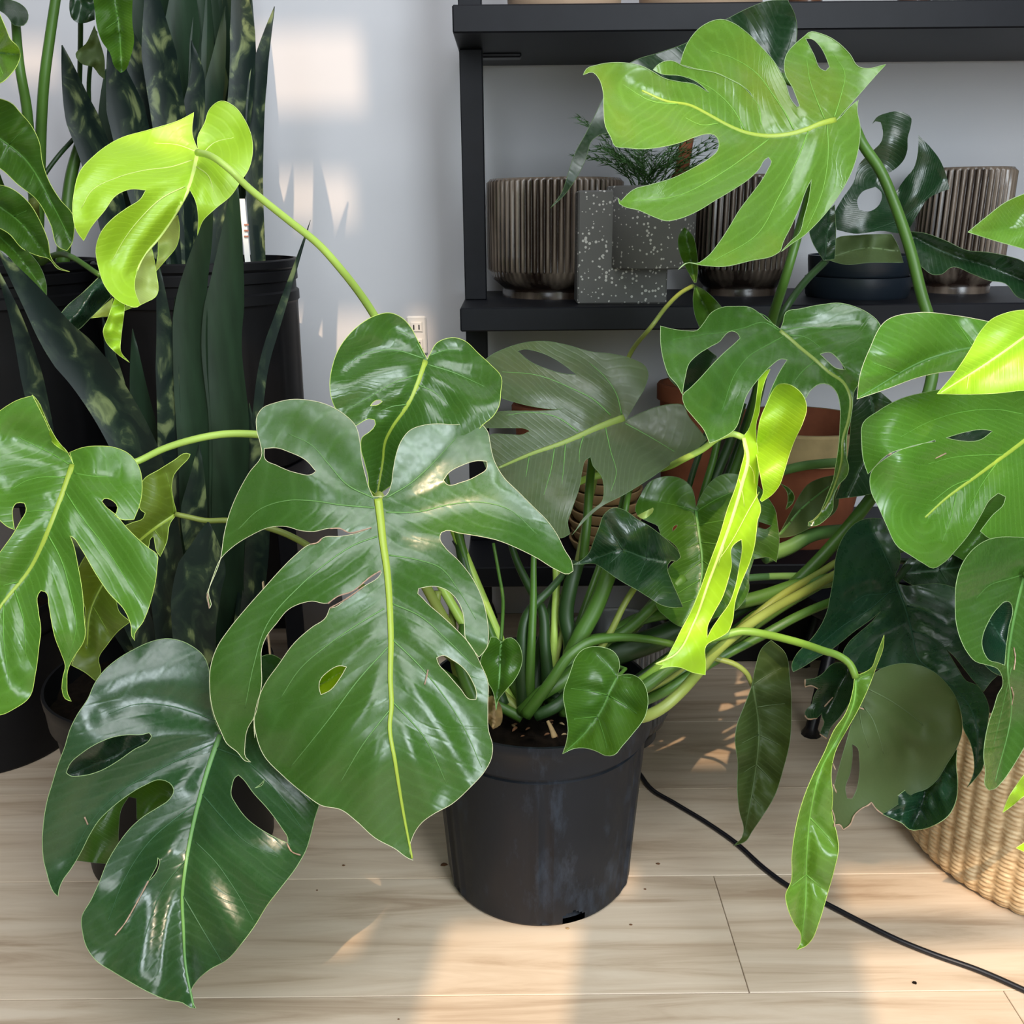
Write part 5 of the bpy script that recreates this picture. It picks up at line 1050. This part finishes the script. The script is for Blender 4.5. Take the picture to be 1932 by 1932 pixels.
MB().box(a[0], b[0], a[1], a[1] + .0015, b[2], a[2]).build('slip', M['tagm'], pt)
for k in range(3):
    q = P(465, 424 + 11 * k, Yk - .0415); MB().box(q[0] - .0035, q[0] + .0035, q[1] - .0006, q[1], q[2] - .0012, q[2] + .0012).build('print', M['ink'], pt)
lcx = float(P(172, 490, 1.53)[0]) - .157
lm = empty('potted_philodendron', (lcx, 1.53, TZ)); tag(lm, 'green leafy plant in a tall black pot on the bench at the left edge', 'plant')
tallpot(lm, lcx, 1.53, .155)
leaf(lm, A0, '-120,90 0,80 30,150 60,220 100,260 112,300 100,350 60,410 0,460 -120,430', '-100,280 100,300', '0,80,1.30 112,300,1.28 -100,400,1.33', 'hero', 'rib_g', 'edge_y', nv=3)
leaf(lm, A0, '-80,60 0,60 40,90 80,140 130,140 155,105 150,60 110,20 60,0 -60,-40', None, '0,60,1.42 155,100,1.43 60,0,1.45', 'black', None, 'edge_d')
leaf(lm, A0, '-120,540 0,545 70,575 110,620 170,690 215,780 235,900 270,1000 330,1100 405,1195 408,1290 395,1350 370,1385 330,1370 280,1240 200,1100 100,1020 0,930 -120,880', '-100,700 120,860 300,1150 390,1330', '0,545,1.36 235,900,1.34 400,1250,1.30 0,930,1.33', 'moss', 'rib_d', 'edge_y', nv=4, label='big dark leaf at the left edge with a yellow rim')
leaf(lm, A0, '-80,1010 60,1040 150,1110 225,1230 265,1330 285,1430 330,1480 385,1500 320,1485 270,1430 200,1410 120,1370 60,1300 -80,1200', '-60,1100 100,1220 280,1440', '60,1040,1.31 385,1500,1.22 0,1250,1.28', 'moss', 'rib_d', 'edge_y', nv=3)
leaf(lm, A0, '-80,1180 60,1270 140,1370 220,1470 256,1570 258,1642 190,1600 100,1480 30,1400 -80,1330', '-60,1250 100,1410 250,1620', '60,1270,1.28 258,1640,1.20 0,1400,1.25', 'moss', 'rib_d', 'edge_d', nv=3)
leaf(lm, (0, 0, 400), '840,-60 1210,-60 1206,200 1222,380 1190,520 1130,650 1100,665 1050,620 1000,480 930,380 880,230 865,100', '1040,-50 1090,300 1110,640', '840,-60,1.40 1210,0,1.40 1110,660,1.36', 'moss', 'rib_d', None, nv=3, label='broad dark leaf hanging at the top left')
leaf(lm, (0, 0, 400), '640,-60 860,-60 865,180 760,212 700,205 650,160 634,100', None, '640,-60,1.43 860,180,1.42 700,205,1.42', 'black', None, None)
leaf(lm, (0, 0, 400), '860,230 830,300 780,400 720,450 688,490 710,550 760,590 850,612 900,680 955,725 950,520 900,350', None, '860,230,1.44 688,490,1.43 955,725,1.42', 'dull', None, None)
leaf(lm, TL, '520,975 600,870 760,730 920,575 945,640 1015,770 930,860 830,960 660,1080 620,1065', '930,620 620,1040', '520,975,1.15 920,575,1.20 1015,770,1.2 650,1080,1.15', 'teal', None, 'edge_g', fold=-.02)
for t, a, b, m in (('66,500,1.5 68,420,1.5 58,300,1.46 50,200,1.44 38,130,1.43 28,20,1.46', 12, 8, 'stem'), ('70,500,1.5 76,300,1.48 78,240,1.47 84,150,1.46 96,60,1.46 108,-20,1.46', 11, 9, 'stem'), ('118,500,1.52 125,420,1.53 135,330,1.56 155,260,1.58 172,215,1.58', 13, 9, 'stem'), ('70,352,1.53 92,318,1.54 112,292,1.55 145,255,1.58 172,220,1.58', 4, 4, 'stem_d'), ('150,300,1.6 150,180,1.58 152,60,1.52 152,0,1.48', 4, 5, 'stem_d'), ('72,490,1.46 66,430,1.42 64,380,1.38', 11, 9, 'stem_y'), ('172,260,1.6 168,150,1.58 180,60,1.52', 4, 4, 'stem_d'), ('60,500,1.5 20,400,1.45 -30,250,1.36 -34,95,1.32', 8, 6, 'stem'), ('80,500,1.48 40,470,1.38 -20,420,1.30', 8, 6, 'stem'), ('70,500,1.46 120,480,1.3 190,520,1.21', 6, 5, 'stem'), ('50,500,1.5 -40,350,1.4 -36,240,1.36', 9, 7, 'stem')):
    stem(lm, t, a, b, m)

# ================================================================== cords, stool and crumbs on the floor
def cord(name, pts, r, label, z=None):
    a = np.array([[float(u) for u in w.split(',')] for w in pts.split()]); s = spline(a, 10.0)
    w = PZ(s[:, 0], s[:, 1], r)
    mb = MB(); mb.tube(w, r, 8); o = mb.build(name, M['cord'], None, True, loc=tuple(w[len(w) // 2])); return tag(o, label, 'cord')
cord('power_cord', '1150,1400 1180,1425 1207,1460 1225,1485 1272,1515 1330,1550 1390,1592 1440,1637 1485,1670 1560,1706 1620,1737 1700,1776 1760,1800 1850,1832 1932,1868 2010,1905', .0034, 'black power cord snaking across the wooden floor to the right')
ca = np.array([[855, 1020], [872, 1050], [900, 1085], [928, 1140], [945, 1190], [965, 1228]], float); s = spline(ca, 10.0); w = P(s[:, 0], s[:, 1], WALL_Y - .02)
o = MB(); o.tube(w, .003, 7); o = o.build('wall_cable', M['cord'], None, True, loc=tuple(w[3])); tag(o, 'thin black cable hanging down the wall behind the shelf post', 'cable')
stc = PZ(1640, 1330, 0)
sto = empty('stool', (float(stc[0]), float(stc[1]) + .06, 0)); tag(sto, 'low black stool in the shade behind the right-hand stalks', 'stool')
f1 = PZ(1530, 1385, 0); sz = .19
smooth_angle(MB().lathe([(.001, sz - .03), (.115, sz - .03), (.12, sz - .02), (.12, sz), (.001, sz)], float(stc[0]), float(stc[1]) + .06, 48).build('seat', M['shelf'], sto))
for dx, dy in ((f1[0] - stc[0], f1[1] - stc[1] - .06), (-(f1[0] - stc[0]), f1[1] - stc[1] - .06), (.07, .09), (-.07, .09)):
    MB().tube([(stc[0] + dx * .7, stc[1] + .06 + dy * .7, sz - .03), (stc[0] + dx, stc[1] + .06 + dy, .012), (stc[0] + dx, stc[1] + .06 + dy, .0)], [.011, .010, .016], 10).build('leg', M['cord'], sto, True)
for i, (px, py, n, t) in enumerate(((1725, 1855, 7, 'dark crumb of bark alone on the floor near the cord'), (1241, 1630, 5, 'small dark crumb on the floor right of the black pot'), (1217, 1678, 4, 'tiny dark crumb on the floor close to the pot base'), (1190, 1745, 4, 'tiny crumb on the floor in front of the pot hole'), (1070, 1752, 5, 'pale crumb by the drain hole of the pot'),
  (648, 1633, 4, 'tiny dark speck on the shaded floor left of the pot'), (598, 1680, 3, 'tiny dark speck on the floor beside the low leaf'), (752, 1923, 3, 'dark speck at the bottom edge of the floor'), (838, 1632, 8, 'black crumb of soil at the left side of the pot base'))):
    c = PZ(px, py, 0); s = float(pxm(c, n)); v = []; 
    for k in range(10):
        a = 2 * math.pi * k / 5 + (k > 4) * .6; q = s * random.uniform(.6, 1.1) * (1 if k < 5 else .55); v.append((c[0] + q * math.cos(a), c[1] + q * .6 * math.sin(a), .0003 if k < 5 else s * .45))
    f = [(4, 3, 2, 1, 0), (5, 6, 7, 8, 9)] + [q for k in range(5) for q in ((k, (k + 1) % 5, 5 + k), ((k + 1) % 5, 5 + (k + 1) % 5, 5 + k))]
    o = mesh('crumb', v, f, M['bark_t' if i == 4 else 'bark' if i else 'soil'], None, False, loc=(c[0], c[1], 0)); tag(o, t, 'crumb')
